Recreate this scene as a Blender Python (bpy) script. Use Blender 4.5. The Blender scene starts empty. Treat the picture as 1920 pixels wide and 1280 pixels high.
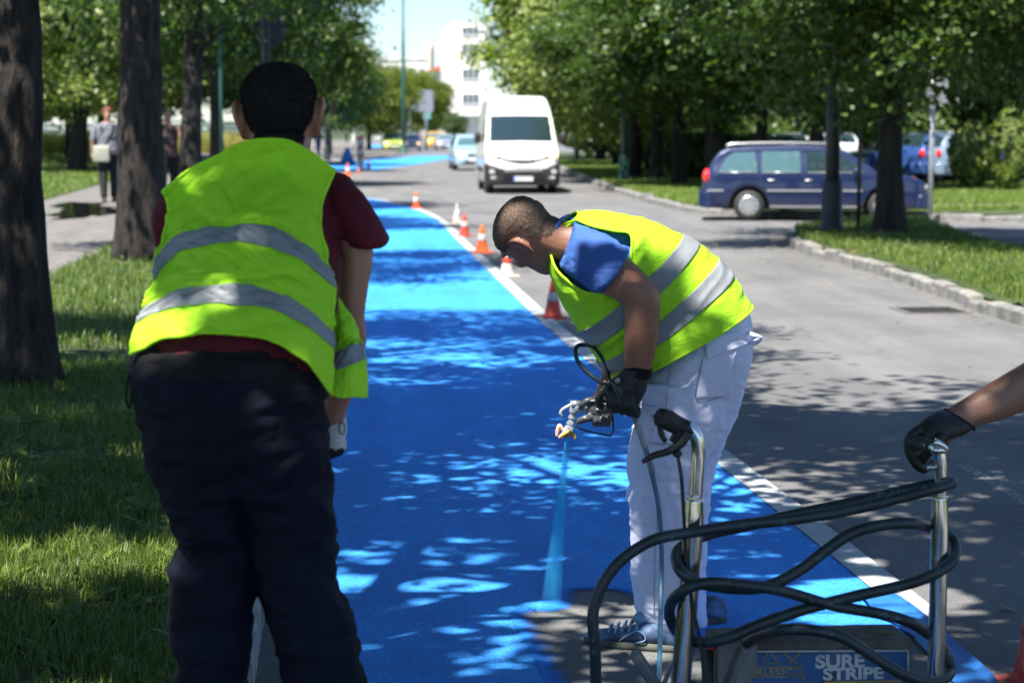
import bpy, bmesh, math, random
import numpy as np
from mathutils import Vector, Matrix, Euler
R = math.radians
rng = np.random.default_rng(7)
random.seed(7)
scene = bpy.context.scene
# ------------------------------------------------------------ camera, sky, sun, exposure
CAMH = 1.65
FPX = 3733.0                       # focal length in pixels of the 1920 wide photograph
cam_data = bpy.data.cameras.new('camera')
cam = bpy.data.objects.new('camera', cam_data)
scene.collection.objects.link(cam)
cam.location = (0, 0, CAMH)
cam.rotation_euler = (R(90 - 6.0), 0, R(-5.18))
cam_data.sensor_width = 36
cam_data.lens = FPX / 1920 * 36
cam_data.clip_start = 0.1
cam_data.clip_end = 3000
cam_data.dof.use_dof = True
cam_data.dof.focus_distance = 6.3
cam_data.dof.aperture_fstop = 4.5
scene.camera = cam
SUN_EL, SUN_AZ = R(61), math.atan2(-0.80, -0.60)     # the sun stands behind the camera, to the left
sun_dir = Vector((math.cos(SUN_EL) * math.cos(SUN_AZ), math.cos(SUN_EL) * math.sin(SUN_AZ), math.sin(SUN_EL)))
world = bpy.data.worlds.new('World'); scene.world = world; world.use_nodes = True
wn = world.node_tree.nodes; wl = world.node_tree.links
wn.clear()
sky = wn.new('ShaderNodeTexSky'); sky.sky_type = 'NISHITA'; sky.sun_disc = False
sky.sun_elevation = SUN_EL
sky.sun_rotation = math.pi / 2 - SUN_AZ
sky.air_density = 1.0; sky.dust_density = 0.3; sky.ozone_density = 6.0; sky.altitude = 500
bgn = wn.new('ShaderNodeBackground'); bgn.inputs[1].default_value = 0.068
wo = wn.new('ShaderNodeOutputWorld')
wl.new(sky.outputs[0], bgn.inputs[0]); wl.new(bgn.outputs[0], wo.inputs[0])
sl = bpy.data.lights.new('sun', 'SUN'); sl.energy = 5.0; sl.angle = R(0.53); sl.color = (1.0, 0.95, 0.87)
sun = bpy.data.objects.new('sun', sl); scene.collection.objects.link(sun)
sun.rotation_euler = (-sun_dir).to_track_quat('-Z', 'Y').to_euler()
scene.view_settings.view_transform = 'Standard'; scene.view_settings.look = 'None'
scene.view_settings.gamma = 1.0; scene.view_settings.use_curve_mapping = False
scene.view_settings.exposure = 1.45
scene.cycles.max_bounces = 6; scene.cycles.transparent_max_bounces = 28
scene.cycles.use_denoising = True

# ------------------------------------------------------------ placing helpers
CR = np.array(cam.rotation_euler.to_matrix())
def ray(px, py):
    d = np.array([(px - 960) / FPX, (640 - py) / FPX, -1.0])
    return CR @ d
def P(px, py, Y):                  # the point seen at a pixel, Y metres up the road
    d = ray(px, py); t = Y / d[1]
    return np.array([0, 0, CAMH]) + d * t
def G(px, py, z=0.0):              # the point of the ground (height z) seen at a pixel
    d = ray(px, py); t = (z - CAMH) / d[2]
    return np.array([0, 0, CAMH]) + d * t
def ppm(Y): return FPX / Y

# ------------------------------------------------------------ noise
def _h(ix, iy, iz, s):
    n = (ix * 374761393 + iy * 668265263 + iz * 2147483647 + s * 1274126177) & 0xffffffff
    n = ((n ^ (n >> 13)) * 1274126177) & 0xffffffff
    n = (n ^ (n >> 16)) & 0xffff
    return n / 65535.0
def vn(Pn, s=0):                   # value noise -1..1
    Pn = np.asarray(Pn, float); i = np.floor(Pn).astype(np.int64); f = Pn - i
    f = f * f * (3 - 2 * f); o = 0
    for dx in (0, 1):
        wx = f[:, 0] if dx else 1 - f[:, 0]
        for dy in (0, 1):
            wy = f[:, 1] if dy else 1 - f[:, 1]
            for dz in (0, 1):
                wz = f[:, 2] if dz else 1 - f[:, 2]
                o = o + wx * wy * wz * _h(i[:, 0] + dx, i[:, 1] + dy, i[:, 2] + dz, s)
    return o * 2 - 1
def fbm(Pn, s=0, o=3):
    r = 0; a = 1; Pn = np.asarray(Pn, float)
    for k in range(o): r = r + a * vn(Pn * 2 ** k, s + k); a *= .5
    return r

# ------------------------------------------------------------ mesh helpers: every shape is (V, F)
def join(parts):
    Vs = []; Fs = []; n = 0
    for V, F in parts:
        V = np.asarray(V, float).reshape(-1, 3)
        Vs.append(V); Fs += [tuple(int(i) + n for i in f) for f in F]; n += len(V)
    return np.vstack(Vs), Fs
def box(c, s, rz=0):
    x, y, z = np.array(s) / 2
    V = np.array([(-x,-y,-z),(x,-y,-z),(x,y,-z),(-x,y,-z),(-x,-y,z),(x,-y,z),(x,y,z),(-x,y,z)])
    if rz:
        a, b = math.cos(rz), math.sin(rz); V = V @ np.array([[a, b, 0], [-b, a, 0], [0, 0, 1]])
    return V + np.array(c), [(0,3,2,1),(4,5,6,7),(0,1,5,4),(1,2,6,5),(2,3,7,6),(3,0,4,7)]
def loft(rings, closed=True, caps=True):
    rings = [np.asarray(r, float) for r in rings]; n = len(rings[0]); V = np.vstack(rings); F = []
    for i in range(len(rings) - 1):
        for j in range(n if closed else n - 1):
            a = i * n + j; b = i * n + (j + 1) % n
            F.append((a, b, b + n, a + n))
    if caps and closed:
        F.append(tuple(range(n - 1, -1, -1))); m = (len(rings) - 1) * n; F.append(tuple(m + j for j in range(n)))
    return V, F
def cr(pts, n):                    # Catmull-Rom through rows of numbers
    pts = np.asarray(pts, float); m = len(pts)
    if m < 3: return np.array([pts[0] + (pts[-1] - pts[0]) * t for t in np.linspace(0, 1, n + 1)])
    q = np.vstack([2 * pts[0] - pts[1], pts, 2 * pts[-1] - pts[-2]])
    out = []
    for t in np.linspace(0, m - 1, n + 1):
        i = min(int(t), m - 2); u = t - i; a, b, c, d = q[i], q[i + 1], q[i + 2], q[i + 3]
        out.append(.5 * ((2 * b) + (-a + c) * u + (2 * a - 5 * b + 4 * c - d) * u * u + (-a + 3 * b - 3 * c + d) * u ** 3))
    return np.array(out)
def tube(path, rad, seg=10, n=None, caps=True, squash=None):
    path = np.asarray(path, float)
    rad = np.full(len(path), rad, float) if np.isscalar(rad) else np.asarray(rad, float)
    if n:
        a = cr(np.hstack([path, rad[:, None]]), n); path = a[:, :3]; rad = a[:, 3]
    T = np.gradient(path, axis=0); T /= np.linalg.norm(T, axis=1)[:, None] + 1e-12
    u = np.array([0, 0, 1.]) if abs(T[0][2]) < .9 else np.array([1., 0, 0])
    rings = []; u = u - T[0] * (u @ T[0])
    th = np.linspace(0, 2 * math.pi, seg, endpoint=False)
    for k in range(len(path)):
        u = u - T[k] * (u @ T[k]); u /= np.linalg.norm(u) + 1e-12; v = np.cross(T[k], u)
        a, b = (1, 1) if squash is None else squash
        rings.append(path[k] + rad[k] * (np.outer(np.cos(th) * a, u) + np.outer(np.sin(th) * b, v)))
    return loft(rings, caps=caps)
def cyl(p, q, r, r2=None, seg=16): return tube([p, q], [r, r if r2 is None else r2], seg)
def ell(c, r, seg=16, rot=None):
    c = np.array(c, float); rings = []
    for a in np.linspace(-math.pi / 2 + .12, math.pi / 2 - .12, seg // 2 + 1):
        th = np.linspace(0, 2 * math.pi, seg, endpoint=False)
        rings.append(np.stack([math.cos(a) * np.cos(th), math.cos(a) * np.sin(th), np.full(seg, math.sin(a))], 1) * np.array(r))
    V, F = loft(rings)
    if rot is not None: V = V @ np.array(rot).T
    return V + c, F
def prism(outline, axis, lo, hi):  # an outline in two axes, extruded along the third
    o = np.asarray(outline, float); n = len(o); V = []
    for h in (lo, hi):
        for a in o:
            p = [0, 0, 0]; k = [i for i in range(3) if i != axis]; p[k[0]], p[k[1]] = a; p[axis] = h; V.append(p)
    F = [tuple(range(n - 1, -1, -1)), tuple(range(n, 2 * n))] + [(i, (i + 1) % n, n + (i + 1) % n, n + i) for i in range(n)]
    return np.array(V, float), F
def lathe(prof, seg=24, c=(0, 0, 0)):
    th = np.linspace(0, 2 * math.pi, seg, endpoint=False)
    V, F = loft([np.stack([r * np.cos(th), r * np.sin(th), np.full(seg, z)], 1) for r, z in prof])
    return V + np.array(c), F
def xf(S, M=None, t=(0, 0, 0)):
    V, F = S; V = np.asarray(V, float)
    if M is not None: V = V @ np.array(M).T
    return V + np.array(t), F
def rotz(a): return np.array([[math.cos(a), -math.sin(a), 0], [math.sin(a), math.cos(a), 0], [0, 0, 1]])

def origin(o):
    v = np.zeros(3)
    while o is not None: v += np.array(o.location); o = o.parent
    return v
def link(o, parent=None):
    scene.collection.objects.link(o)
    if parent is not None: o.parent = parent
def mk(name, S, mat, parent=None, local=False, smooth=True, uv=None, label=None):
    V, F = S; V = np.asarray(V, float)
    if parent is not None and not local: V = V - origin(parent)
    me = bpy.data.meshes.new(name)
    if isinstance(F, np.ndarray):
        n, k = F.shape
        me.vertices.add(len(V)); me.vertices.foreach_set('co', V.astype(np.float32).ravel())
        me.loops.add(n * k); me.loops.foreach_set('vertex_index', F.astype(np.int32).ravel())
        me.polygons.add(n); me.polygons.foreach_set('loop_start', np.arange(0, n * k, k, dtype=np.int32))
        me.update(calc_edges=True)
    else:
        me.from_pydata(V.tolist(), [], F); me.update()
    if uv is not None:
        l = me.uv_layers.new(name='UVMap'); vi = np.zeros(len(me.loops), np.int32); me.loops.foreach_get('vertex_index', vi)
        l.data.foreach_set('uv', np.asarray(uv, np.float32)[vi].ravel())
    me.polygons.foreach_set('use_smooth', [smooth] * len(me.polygons))
    if mat is not None: me.materials.append(mat)
    o = bpy.data.objects.new(name, me); link(o, parent)
    if label: o['label'] = label
    return o
def tag(o, label, cat, group=None):
    o['label'] = label; o['category'] = cat
    if group: o['group'] = group
    return o
def struct(o): o['kind'] = 'structure'; return o
def stuff(o): o['kind'] = 'stuff'; return o
def thing(name, label, cat, loc=(0, 0, 0), rz=0, group=None):
    o = bpy.data.objects.new(name, None); scene.collection.objects.link(o)
    o.location = loc; o.rotation_euler = (0, 0, rz); o.empty_display_size = .2
    return tag(o, label, cat, group)
def dup(root, loc, rz, label, group=None, scale=None):
    def rec(o, p):
        c = o.copy(); link(c, p)
        for ch in list(o.children): rec(ch, c)
        return c
    r = rec(root, None); r.location = loc; r.rotation_euler = (0, 0, rz)
    if scale: r.scale = scale
    r['label'] = label
    if group: r['group'] = group
    return r
def bevel(o, w, seg=2, ang=35):
    m = o.modifiers.new('bevel', 'BEVEL'); m.width = w; m.segments = seg; m.limit_method = 'ANGLE'; m.angle_limit = R(ang)
    return o
def sharp(o, ang=35):
    o.data.set_sharp_from_angle(angle=R(ang)); return o
def remesh(parts, voxel, it=4, f=.5):   # union of closed shapes as one continuous skin
    V, F = join(parts)
    me = bpy.data.meshes.new('tmp'); me.from_pydata(V.tolist(), [], F); me.update()
    bm = bmesh.new(); bm.from_mesh(me); bmesh.ops.recalc_face_normals(bm, faces=bm.faces); bm.to_mesh(me); bm.free()
    o = bpy.data.objects.new('tmp', me); scene.collection.objects.link(o)
    m = o.modifiers.new('r', 'REMESH'); m.mode = 'VOXEL'; m.voxel_size = voxel
    if it: s = o.modifiers.new('s', 'SMOOTH'); s.iterations = it; s.factor = f
    dg = bpy.context.evaluated_depsgraph_get(); ev = o.evaluated_get(dg); em = ev.to_mesh()
    n = len(em.vertices); V = np.zeros(n * 3, np.float32); em.vertices.foreach_get('co', V)
    N = np.zeros(n * 3, np.float32); em.vertices.foreach_get('normal', N)
    F = np.zeros(len(em.polygons) * 4, np.int32); em.loops.foreach_get('vertex_index', F)
    ev.to_mesh_clear(); bpy.data.objects.remove(o); bpy.data.meshes.remove(me)
    return V.reshape(-1, 3).astype(float), F.reshape(-1, 4), N.reshape(-1, 3).astype(float)
def sil(rows, Y, seg=28, n=None, e=2.0, cap=True):
    """closed limb or trunk: rows of (x1,y1, x2,y2, dY, half_depth): the two outline pixels, depth offset, half thickness"""
    rows = np.asarray(rows, float)
    if n: rows = cr(rows, n)
    rings = []; th = np.linspace(0, 2 * math.pi, seg, endpoint=False)
    c = np.sign(np.cos(th)) * np.abs(np.cos(th)) ** (2 / e); s = np.sign(np.sin(th)) * np.abs(np.sin(th)) ** (2 / e)
    for x1, y1, x2, y2, dY, h in rows:
        A = P(x1, y1, Y + dY); B = P(x2, y2, Y + dY); C = (A + B) / 2
        rings.append(C + np.outer(c, (B - A) / 2) + np.outer(s, np.array([0, h, 0])))
    return loft(rings)

# ------------------------------------------------------------ materials
def mat(name, col=(.5, .5, .5), rough=.6, metal=0, **k):
    m = bpy.data.materials.new(name); m.use_nodes = True
    b = m.node_tree.nodes['Principled BSDF']
    b.inputs['Base Color'].default_value = (*col, 1); b.inputs['Roughness'].default_value = rough
    b.inputs['Metallic'].default_value = metal
    for a, v in k.items(): b.inputs[a.replace('_', ' ')].default_value = v
    return m
def N(m, t, **k):
    n = m.node_tree.nodes.new('ShaderNode' + t)
    for a, v in k.items():
        if hasattr(n, a): setattr(n, a, v)
        else: n.inputs[a].default_value = v
    return n
def L(m, a, b): m.node_tree.links.new(a, b)
def bsdf(m): return m.node_tree.nodes['Principled BSDF']
def nz(m, scale, detail=4, rough=.6, stretch=None, coord='Object', dist=0):
    tc = N(m, 'TexCoord'); n = N(m, 'TexNoise'); n.inputs['Scale'].default_value = scale
    n.inputs['Detail'].default_value = detail; n.inputs['Roughness'].default_value = rough; n.inputs['Distortion'].default_value = dist
    src = tc.outputs[coord]
    if stretch:
        mp = N(m, 'Mapping'); mp.inputs['Scale'].default_value = stretch; L(m, src, mp.inputs['Vector']); src = mp.outputs[0]
    L(m, src, n.inputs['Vector']); return n
def ramp(m, src, stops):
    r = N(m, 'ValToRGB'); L(m, src, r.inputs[0]); e = r.color_ramp.elements
    e[0].position, e[0].color = stops[0][0], (*stops[0][1], 1)
    e[1].position, e[1].color = stops[-1][0], (*stops[-1][1], 1)
    for p, c in stops[1:-1]: x = e.new(p); x.color = (*c, 1)
    return r
def mix(m, f, a, b, mode='MIX'):
    x = N(m, 'Mix'); x.data_type = 'RGBA'; x.blend_type = mode
    for s, i in ((f, 0), (a, 6), (b, 7)):
        if isinstance(s, (int, float)): x.inputs[i].default_value = s
        elif isinstance(s, tuple): x.inputs[i].default_value = (*s, 1)
        else: L(m, s, x.inputs[i])
    return x.outputs[2]
def bump(m, h, st=.3, d=.01):
    b = N(m, 'Bump'); b.inputs['Strength'].default_value = st; b.inputs['Distance'].default_value = d
    L(m, h, b.inputs['Height']); L(m, b.outputs[0], bsdf(m).inputs['Normal']); return b
def noisy(name, c1, c2, scale=8, rough=.7, bst=.25, bd=.004, detail=5, stretch=None, metal=0, lo=.35, hi=.65, bscale=None):
    m = mat(name, c1, rough, metal); n = nz(m, scale, detail, .6, stretch)
    L(m, ramp(m, n.outputs[0], [(lo, c1), (hi, c2)]).outputs[0], bsdf(m).inputs['Base Color'])
    h = nz(m, bscale or scale * 3, 4, .6, stretch).outputs[0]
    if bst: bump(m, h, bst, bd)
    return m
def asphalt(name, c, grain=.35, blue=False, cracks=False):
    m = mat(name, c, .85)
    g = nz(m, 120, 4, .8); big = nz(m, .6, 5, .6); mid = nz(m, 7, 4, .6)
    dk = tuple(x * (1 - grain) for x in c); lt = tuple(min(1, x * (1 + grain * 1.1)) for x in c)
    r = ramp(m, g.outputs[0], [(.38, dk), (.5, c), (.62, lt)])
    v = ramp(m, big.outputs[0], [(.3, (.8, .8, .8)), (.7, (1.12, 1.12, 1.12))])
    v2 = ramp(m, mid.outputs[0], [(.3, (.9, .9, .9)), (.7, (1.06, 1.06, 1.06))])
    o = mix(m, 1.0, mix(m, 1.0, r.outputs[0], v.outputs[0], 'MULTIPLY'), v2.outputs[0], 'MULTIPLY')
    if cracks:   # fine cracks, darker repairs and pale worn wheel tracks
        w = nz(m, 1.2, 4, .6); tc = N(m, 'TexCoord'); ad = N(m, 'VectorMath', operation='ADD'); L(m, tc.outputs['Object'], ad.inputs[0])
        sc = N(m, 'VectorMath', operation='SCALE'); L(m, w.outputs[1], sc.inputs[0]); sc.inputs['Scale'].default_value = .8; L(m, sc.outputs[0], ad.inputs[1])
        vo = N(m, 'TexVoronoi', feature='DISTANCE_TO_EDGE'); vo.inputs['Scale'].default_value = .42; L(m, ad.outputs[0], vo.inputs['Vector'])
        ck = ramp(m, vo.outputs['Distance'], [(.0, (.55, .55, .55)), (.006, (1, 1, 1))]); msk = ramp(m, nz(m, .35, 2, .5).outputs[0], [(.45, (0, 0, 0)), (.55, (1, 1, 1))])
        o = mix(m, msk.outputs[0], o, mix(m, 1.0, o, ck.outputs[0], 'MULTIPLY'))
        st = ramp(m, nz(m, 1.0, 4, .6, (2.2, .25, 1)).outputs[0], [(.35, (.84, .84, .85)), (.65, (1.12, 1.11, 1.09))]); o = mix(m, 1.0, o, st.outputs[0], 'MULTIPLY')
        sp = ramp(m, nz(m, 2.4, 5, .7).outputs[0], [(.66, (1, 1, 1)), (.74, (.72, .72, .72))]); o = mix(m, 1.0, o, sp.outputs[0], 'MULTIPLY')
    if blue:
        ps = ramp(m, nz(m, 1.1, 3, .5, (3.2, .22, 1)).outputs[0], [(.35, (.84, .86, .9)), (.62, (1.08, 1.06, 1.04))]); o = mix(m, 1.0, o, ps.outputs[0], 'MULTIPLY')
    if blue:   # where the film is thin the stone shows through
        th = nz(m, 330, 2, .5); k = ramp(m, th.outputs[0], [(.62, (0, 0, 0)), (.72, (1, 1, 1))])
        o = mix(m, k.outputs[0], o, (.04, .17, .38))
    L(m, o, bsdf(m).inputs['Base Color']); bump(m, nz(m, 150, 3, .7).outputs[0], .6, .004)
    return m
def leafmat(name, c1, c2, tr=.35, c3=None):
    m = mat(name, c1, .45); nt = m.node_tree
    g = N(m, 'NewGeometry')
    st = [(0, c1), (1, c2)] if c3 is None else [(0, c1), (.6, c2), (1, c3)]
    r = ramp(m, g.outputs['Random Per Island'], st)
    L(m, r.outputs[0], bsdf(m).inputs['Base Color'])
    t = N(m, 'BsdfTranslucent'); sc = mix(m, 1.0, r.outputs[0], (1.2, 1.5, .5), 'MULTIPLY'); L(m, sc, t.inputs[0])
    ms = N(m, 'MixShader'); ms.inputs[0].default_value = tr
    L(m, bsdf(m).outputs[0], ms.inputs[1]); L(m, t.outputs[0], ms.inputs[2])
    out = [n for n in nt.nodes if n.type == 'OUTPUT_MATERIAL'][0]; L(m, ms.outputs[0], out.inputs[0])
    return m
M = {}
M['asphalt'] = asphalt('asphalt', (.136, .136, .137), .45, cracks=True)
M['blue'] = asphalt('blue_paint', (.030, .275, .84), .42, True)
M['white_line'] = asphalt('line_paint', (.40, .42, .43), .16)
M['kerb'] = noisy('kerb_stone', (.22, .22, .215), (.38, .37, .35), 9, .85, .5, .006)
M['kerb_dark'] = noisy('old_kerb_stone', (.13, .13, .125), (.27, .26, .24), 5, .9, .6, .008)
M['path'] = noisy('path_asphalt', (.10, .095, .09), (.165, .155, .145), 3, .9, .3, .003)
M['soil'] = noisy('grass_soil', (.020, .034, .010), (.055, .085, .020), 5, .95, .6, .02)
M['bark'] = noisy('bark', (.010, .008, .006), (.040, .034, .028), 9, .95, 1.0, .05, 6, (1, 1, .16))
M['bark_near'] = noisy('bark_near', (.006, .005, .004), (.060, .046, .038), 16, .95, 1.0, .05, 8, (1, 1, .2), lo=.4, hi=.72)
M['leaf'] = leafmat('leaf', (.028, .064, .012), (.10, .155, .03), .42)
M['leaf_bright'] = leafmat('leaf_bright', (.085, .135, .03), (.20, .25, .06), .40, (.36, .38, .15))  # paler leaf: sunlit tone put into the colour, pale bracts too
M['leaf_yellow'] = leafmat('leaf_yellow', (.10, .14, .02), (.20, .22, .03), .4)
M['grass'] = leafmat('grass_blade', (.05, .095, .014), (.17, .23, .04), .3)
M['grass_far'] = leafmat('grass_blade_far', (.09, .15, .02), (.20, .27, .05), .3)
M['green_metal'] = noisy('green_painted_metal', (.010, .050, .040), (.018, .085, .066), 4, .4, .05, .001)
M['dark_metal'] = noisy('dark_painted_metal', (.010, .016, .016), (.022, .032, .030), 5, .5, .05, .001)
M['galv'] = noisy('galvanised_metal', (.30, .32, .33), (.42, .44, .45), 9, .45, .05, .001, metal=.5)
M['rubber'] = noisy('rubber', (.012, .012, .012), (.03, .03, .028), 30, .7, .1, .001)
M['chrome'] = mat('chrome', (.78, .79, .78), .10, 1.0)
M['glass'] = mat('car_glass', (.015, .03, .035), .04, 0, Specular_IOR_Level=.8, Coat_Weight=.6)
# ------------------------------------------------------------ the ground
def sheet(name, pts, z, m, parent=None):
    V = np.array([(p[0], p[1], z) for p in pts]); return mk(name, (V, [tuple(range(len(V)))]), m, parent, smooth=False)
def sstep(a, b, x):
    t = np.clip((np.asarray(x, float) - a) / (b - a), 0, 1); return t * t * (3 - 2 * t)
def zl(x, y):                      # height of the rising ground left of the road
    x = np.asarray(x, float); y = np.asarray(y, float)
    far = np.interp(y, [-20, 9, 22, 36, 60, 84, 120], [0, 0, .14, .27, .38, .8, .9])
    return .125 + far * sstep(.4, 2.2, -x)
struct(sheet('ground', [(-900, -60), (900, -60), (900, 2600), (-900, 2600)], -.06, M['soil']))
struct(sheet('road', [(-9, -20), (60, -20), (60, 420), (-9, 420)], 0, M['asphalt']))
def edge_y(tab, y): return np.interp(y, [t[1] for t in tab], [t[0] for t in tab])
# outer edge of the painted lane, then it swings left into the side street
redge = [G(x, y)[:2] for x, y in ((1852, 1320), (1640, 1130), (1330, 893), (1193, 770), (1050, 636), (940, 532), (858, 452), (818, 412), (775, 392), (735, 381.5), (700, 374))]
# kept straight near the camera
k0 = redge[4]; k1 = redge[1]
redge = [(1.93, -4.), (1.93, 4.), (1.93, 8.)] + [tuple(p) for p in redge[4:]] + [(-.3, 51.5), (-3.5, 54.5), (-8, 56)]
redge = [tuple(p) for p in cr(redge, 80)]
KX = -.24
ledge = [(KX, -4), (KX, 20), (KX, 40), (-.5, 44.5), (-1.6, 48.5), (-4, 50.5), (-8, 51)]
ledge = [tuple(p) for p in cr(ledge, 60)]
# the part not painted yet around the painter's shoe
bare = [G(x, y)[:2] for x, y in ((1050, 1330), (1035, 1280), (1000, 1215), (968, 1160), (985, 1143), (1045, 1140), (1062, 1108), (1120, 1103), (1190, 1112), (1290, 1170), (1330, 1200), (1450, 1204), (1580, 1196), (1697, 1186))]
bare = [tuple(p) for p in bare]
bare_s = [tuple(p) for p in cr(bare, 60)]
LANEW = .135
inner = [q for q in redge if q[1] > bare_s[-1][1] + .02]
lane = [(KX + .10, -4)] + [(x + .10, y) for x, y in ledge[1:]] + inner[::-1] + [bare_s[-1]] + bare_s[::-1] + [(bare_s[0][0], -4)]
def tri_sheet(name, pts, z, m):
    bm = bmesh.new(); vs = [bm.verts.new((p[0], p[1], z)) for p in pts]; f = bm.faces.new(vs)
    bmesh.ops.triangulate(bm, faces=[f]); bmesh.ops.recalc_face_normals(bm, faces=bm.faces)
    me = bpy.data.meshes.new(name); bm.to_mesh(me); bm.free()
    if me.polygons[0].normal.z < 0: me.flip_normals()
    me.materials.append(m); o = bpy.data.objects.new(name, me); link(o); return o
struct(tri_sheet('cycle_lane', lane, .004, M['blue']))
def strip(name, pts, w, z, m, a=0, b=None):
    pts = np.array(pts[a:b]); T = np.gradient(pts, axis=0); T /= np.linalg.norm(T, axis=1)[:, None]
    Nn = np.stack([T[:, 1], -T[:, 0]], 1); q = pts + Nn * w
    V = np.vstack([np.c_[pts, np.full(len(pts), z)], np.c_[q, np.full(len(q), z)]]); n = len(pts)
    return mk(name, (V, [(i, i + n, i + n + 1, i + 1) for i in range(n - 1)]), m, smooth=False)
wl_pts = [q for q in redge if q[1] > bare_s[-1][1] + .02 and q[1] < 50.5]
struct(strip('road_line', wl_pts, LANEW, .008, M['white_line']))
# soft overspray where the paint ends
om = mat('overspray', (.011, .20, .70), .85); tc_ = N(om, 'TexCoord'); sx_ = N(om, 'SeparateXYZ'); L(om, tc_.outputs['UV'], sx_.inputs[0])
nn_ = nz(om, 9, 5, .7); nf_ = nz(om, 260, 2, .6); m1_ = N(om, 'Math', operation='MULTIPLY_ADD'); L(om, nn_.outputs[0], m1_.inputs[0]); m1_.inputs[1].default_value = .9; L(om, sx_.outputs[1], m1_.inputs[2])
m2_ = N(om, 'Math', operation='MULTIPLY_ADD'); L(om, nf_.outputs[0], m2_.inputs[0]); m2_.inputs[1].default_value = .8; L(om, m1_.outputs[0], m2_.inputs[2])
L(om, ramp(om, m2_.outputs[0], [(.0, (0, 0, 0)), (1.0, (1, 1, 1))]).outputs[0], bsdf(om).inputs['Alpha'])
rr_ = [n for n in om.node_tree.nodes if n.type == 'VALTORGB'][-1]; rr_.color_ramp.elements[0].position = .62; rr_.color_ramp.elements[0].color = (1, 1, 1, 1); rr_.color_ramp.elements[1].position = 1.0; rr_.color_ramp.elements[1].color = (0, 0, 0, 1)
mm_ = N(om, 'Math', operation='MULTIPLY'); mm_.inputs[1].default_value = .62; L(om, m2_.outputs[0], mm_.inputs[0]); L(om, mm_.outputs[0], rr_.inputs[0])
bp_ = np.array(bare_s); T_ = np.gradient(bp_, axis=0); T_ /= np.linalg.norm(T_, axis=1)[:, None]; nn2_ = np.stack([T_[:, 1], -T_[:, 0]], 1)
V_ = np.vstack([np.c_[bp_ - nn2_ * .02, np.full(len(bp_), .0065)], np.c_[bp_ + nn2_ * .08, np.full(len(bp_), .0065)]]); n_b = len(bp_)
struct(mk('overspray', (V_, [(i, i + 1, i + n_b + 1, i + n_b) for i in range(n_b - 1)]), om, smooth=False, uv=np.vstack([np.c_[np.zeros(n_b), np.zeros(n_b)], np.c_[np.zeros(n_b), np.ones(n_b)]])))
# second blue crossing beyond the side street
sec = [G(x, y)[:2] for x, y in ((560, 318), (620, 324), (700, 318), (770, 310), (845, 297), (852, 291.5), (790, 292.5), (700, 300), (640, 308), (560, 306))]
struct(tri_sheet('cycle_crossing', [tuple(p) for p in sec], .004, M['blue']))
sec2 = [G(x, y)[:2] for x, y in ((692, 279), (745, 279), (742, 273.5), (694, 274))]
struct(tri_sheet('cycle_crossing', [tuple(p) for p in sec2], .132, M['blue']))
# faint old marking on the carriageway
m = mat('worn_line', (.45, .45, .44), .9)
tn = nz(m, 60, 4, .7); rp = ramp(m, tn.outputs[0], [(.50, (0, 0, 0)), (.6, (1, 1, 1))]); L(m, rp.outputs[0], bsdf(m).inputs['Alpha'])
struct(strip('road_line', [tuple(G(x, y)[:2]) for x, y in ((1990, 1010), (1920, 948), (1850, 905), (1790, 872))], .06, .004, m))
# kerbs: rows of separate stones modelled in one run
def kerb_run(name, pts, w=.12, h=.125, ln=.8, side=1, jit=.006, m=None, gap=.012, base=0):
    pts = np.array(pts, float); seg = np.r_[0, np.cumsum(np.linalg.norm(np.diff(pts, axis=0), axis=1))]
    out = []; n = max(1, int(seg[-1] / ln)); r = np.random.default_rng(int(abs(seg[-1]) * 100))
    for i in range(n):
        s0, s1 = seg[-1] * i / n + gap / 2, seg[-1] * (i + 1) / n - gap / 2
        a = np.array([np.interp(s0, seg, pts[:, 0]), np.interp(s0, seg, pts[:, 1])]); b = np.array([np.interp(s1, seg, pts[:, 0]), np.interp(s1, seg, pts[:, 1])])
        t = (b - a) / (np.linalg.norm(b - a) + 1e-9); nn = np.array([t[1], -t[0]]) * side
        j = r.normal(0, jit, 4); c = .02
        prof = [(0, -.05), (0, h - c + j[0]), (c, h + j[0]), (w - .005, h + j[0]), (w, -.05)]
        ra = [[*(a + nn * (u + j[1])), base + v] for u, v in prof]; rb = [[*(b + nn * (u + j[1])), base + v + j[2] * .6] for u, v in prof]
        out.append(loft([ra, rb]))
    return join(out)
struct(mk('kerb', kerb_run('kerb', [p for p in ledge], side=-1), M['kerb'], smooth=False))
# left verge: grass, a footpath, grass again
xs = np.r_[np.linspace(-1.5, -.28 - .08, 14)]
def terrain(name, x0f, x1f, y0, y1, nx, ny, zf, m, bumpy=.02, dz=0):
    ys = np.linspace(y0, y1, ny); V = []
    for y in ys:
        a, b = x0f(y), x1f(y)
        for x in np.linspace(a, b, nx): V.append((x, y, 0))
    V = np.array(V); V[:, 2] = zf(V[:, 0], V[:, 1]) + dz
    if bumpy: V[:, 2] += bumpy * (fbm(V * np.array([1.7, 1.7, 1]), 5) ) * (np.abs(np.tile(np.linspace(-1, 1, nx), ny)) < .97)
    F = [(j * nx + i, j * nx + i + 1, (j + 1) * nx + i + 1, (j + 1) * nx + i) for j in range(ny - 1) for i in range(nx - 1)]
    return mk(name, (V, F), m)
lx = lambda y: float(np.interp(y, [p[1] for p in ledge], [p[0] for p in ledge])) - .115
def pathr(y): return float(np.interp(y, [0, 20, 24, 50, 95], [-3.1, -2.78, -2.66, -2.9, -3.4]))
def pathl(y): return float(np.interp(y, [0, 38, 60, 95], [-5.4, -5.3, -5.4, -6.2]))
struct(terrain('left_verge', pathr, lx, -4, 49.8, 16, 120, zl, M['soil'], .015))
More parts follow.
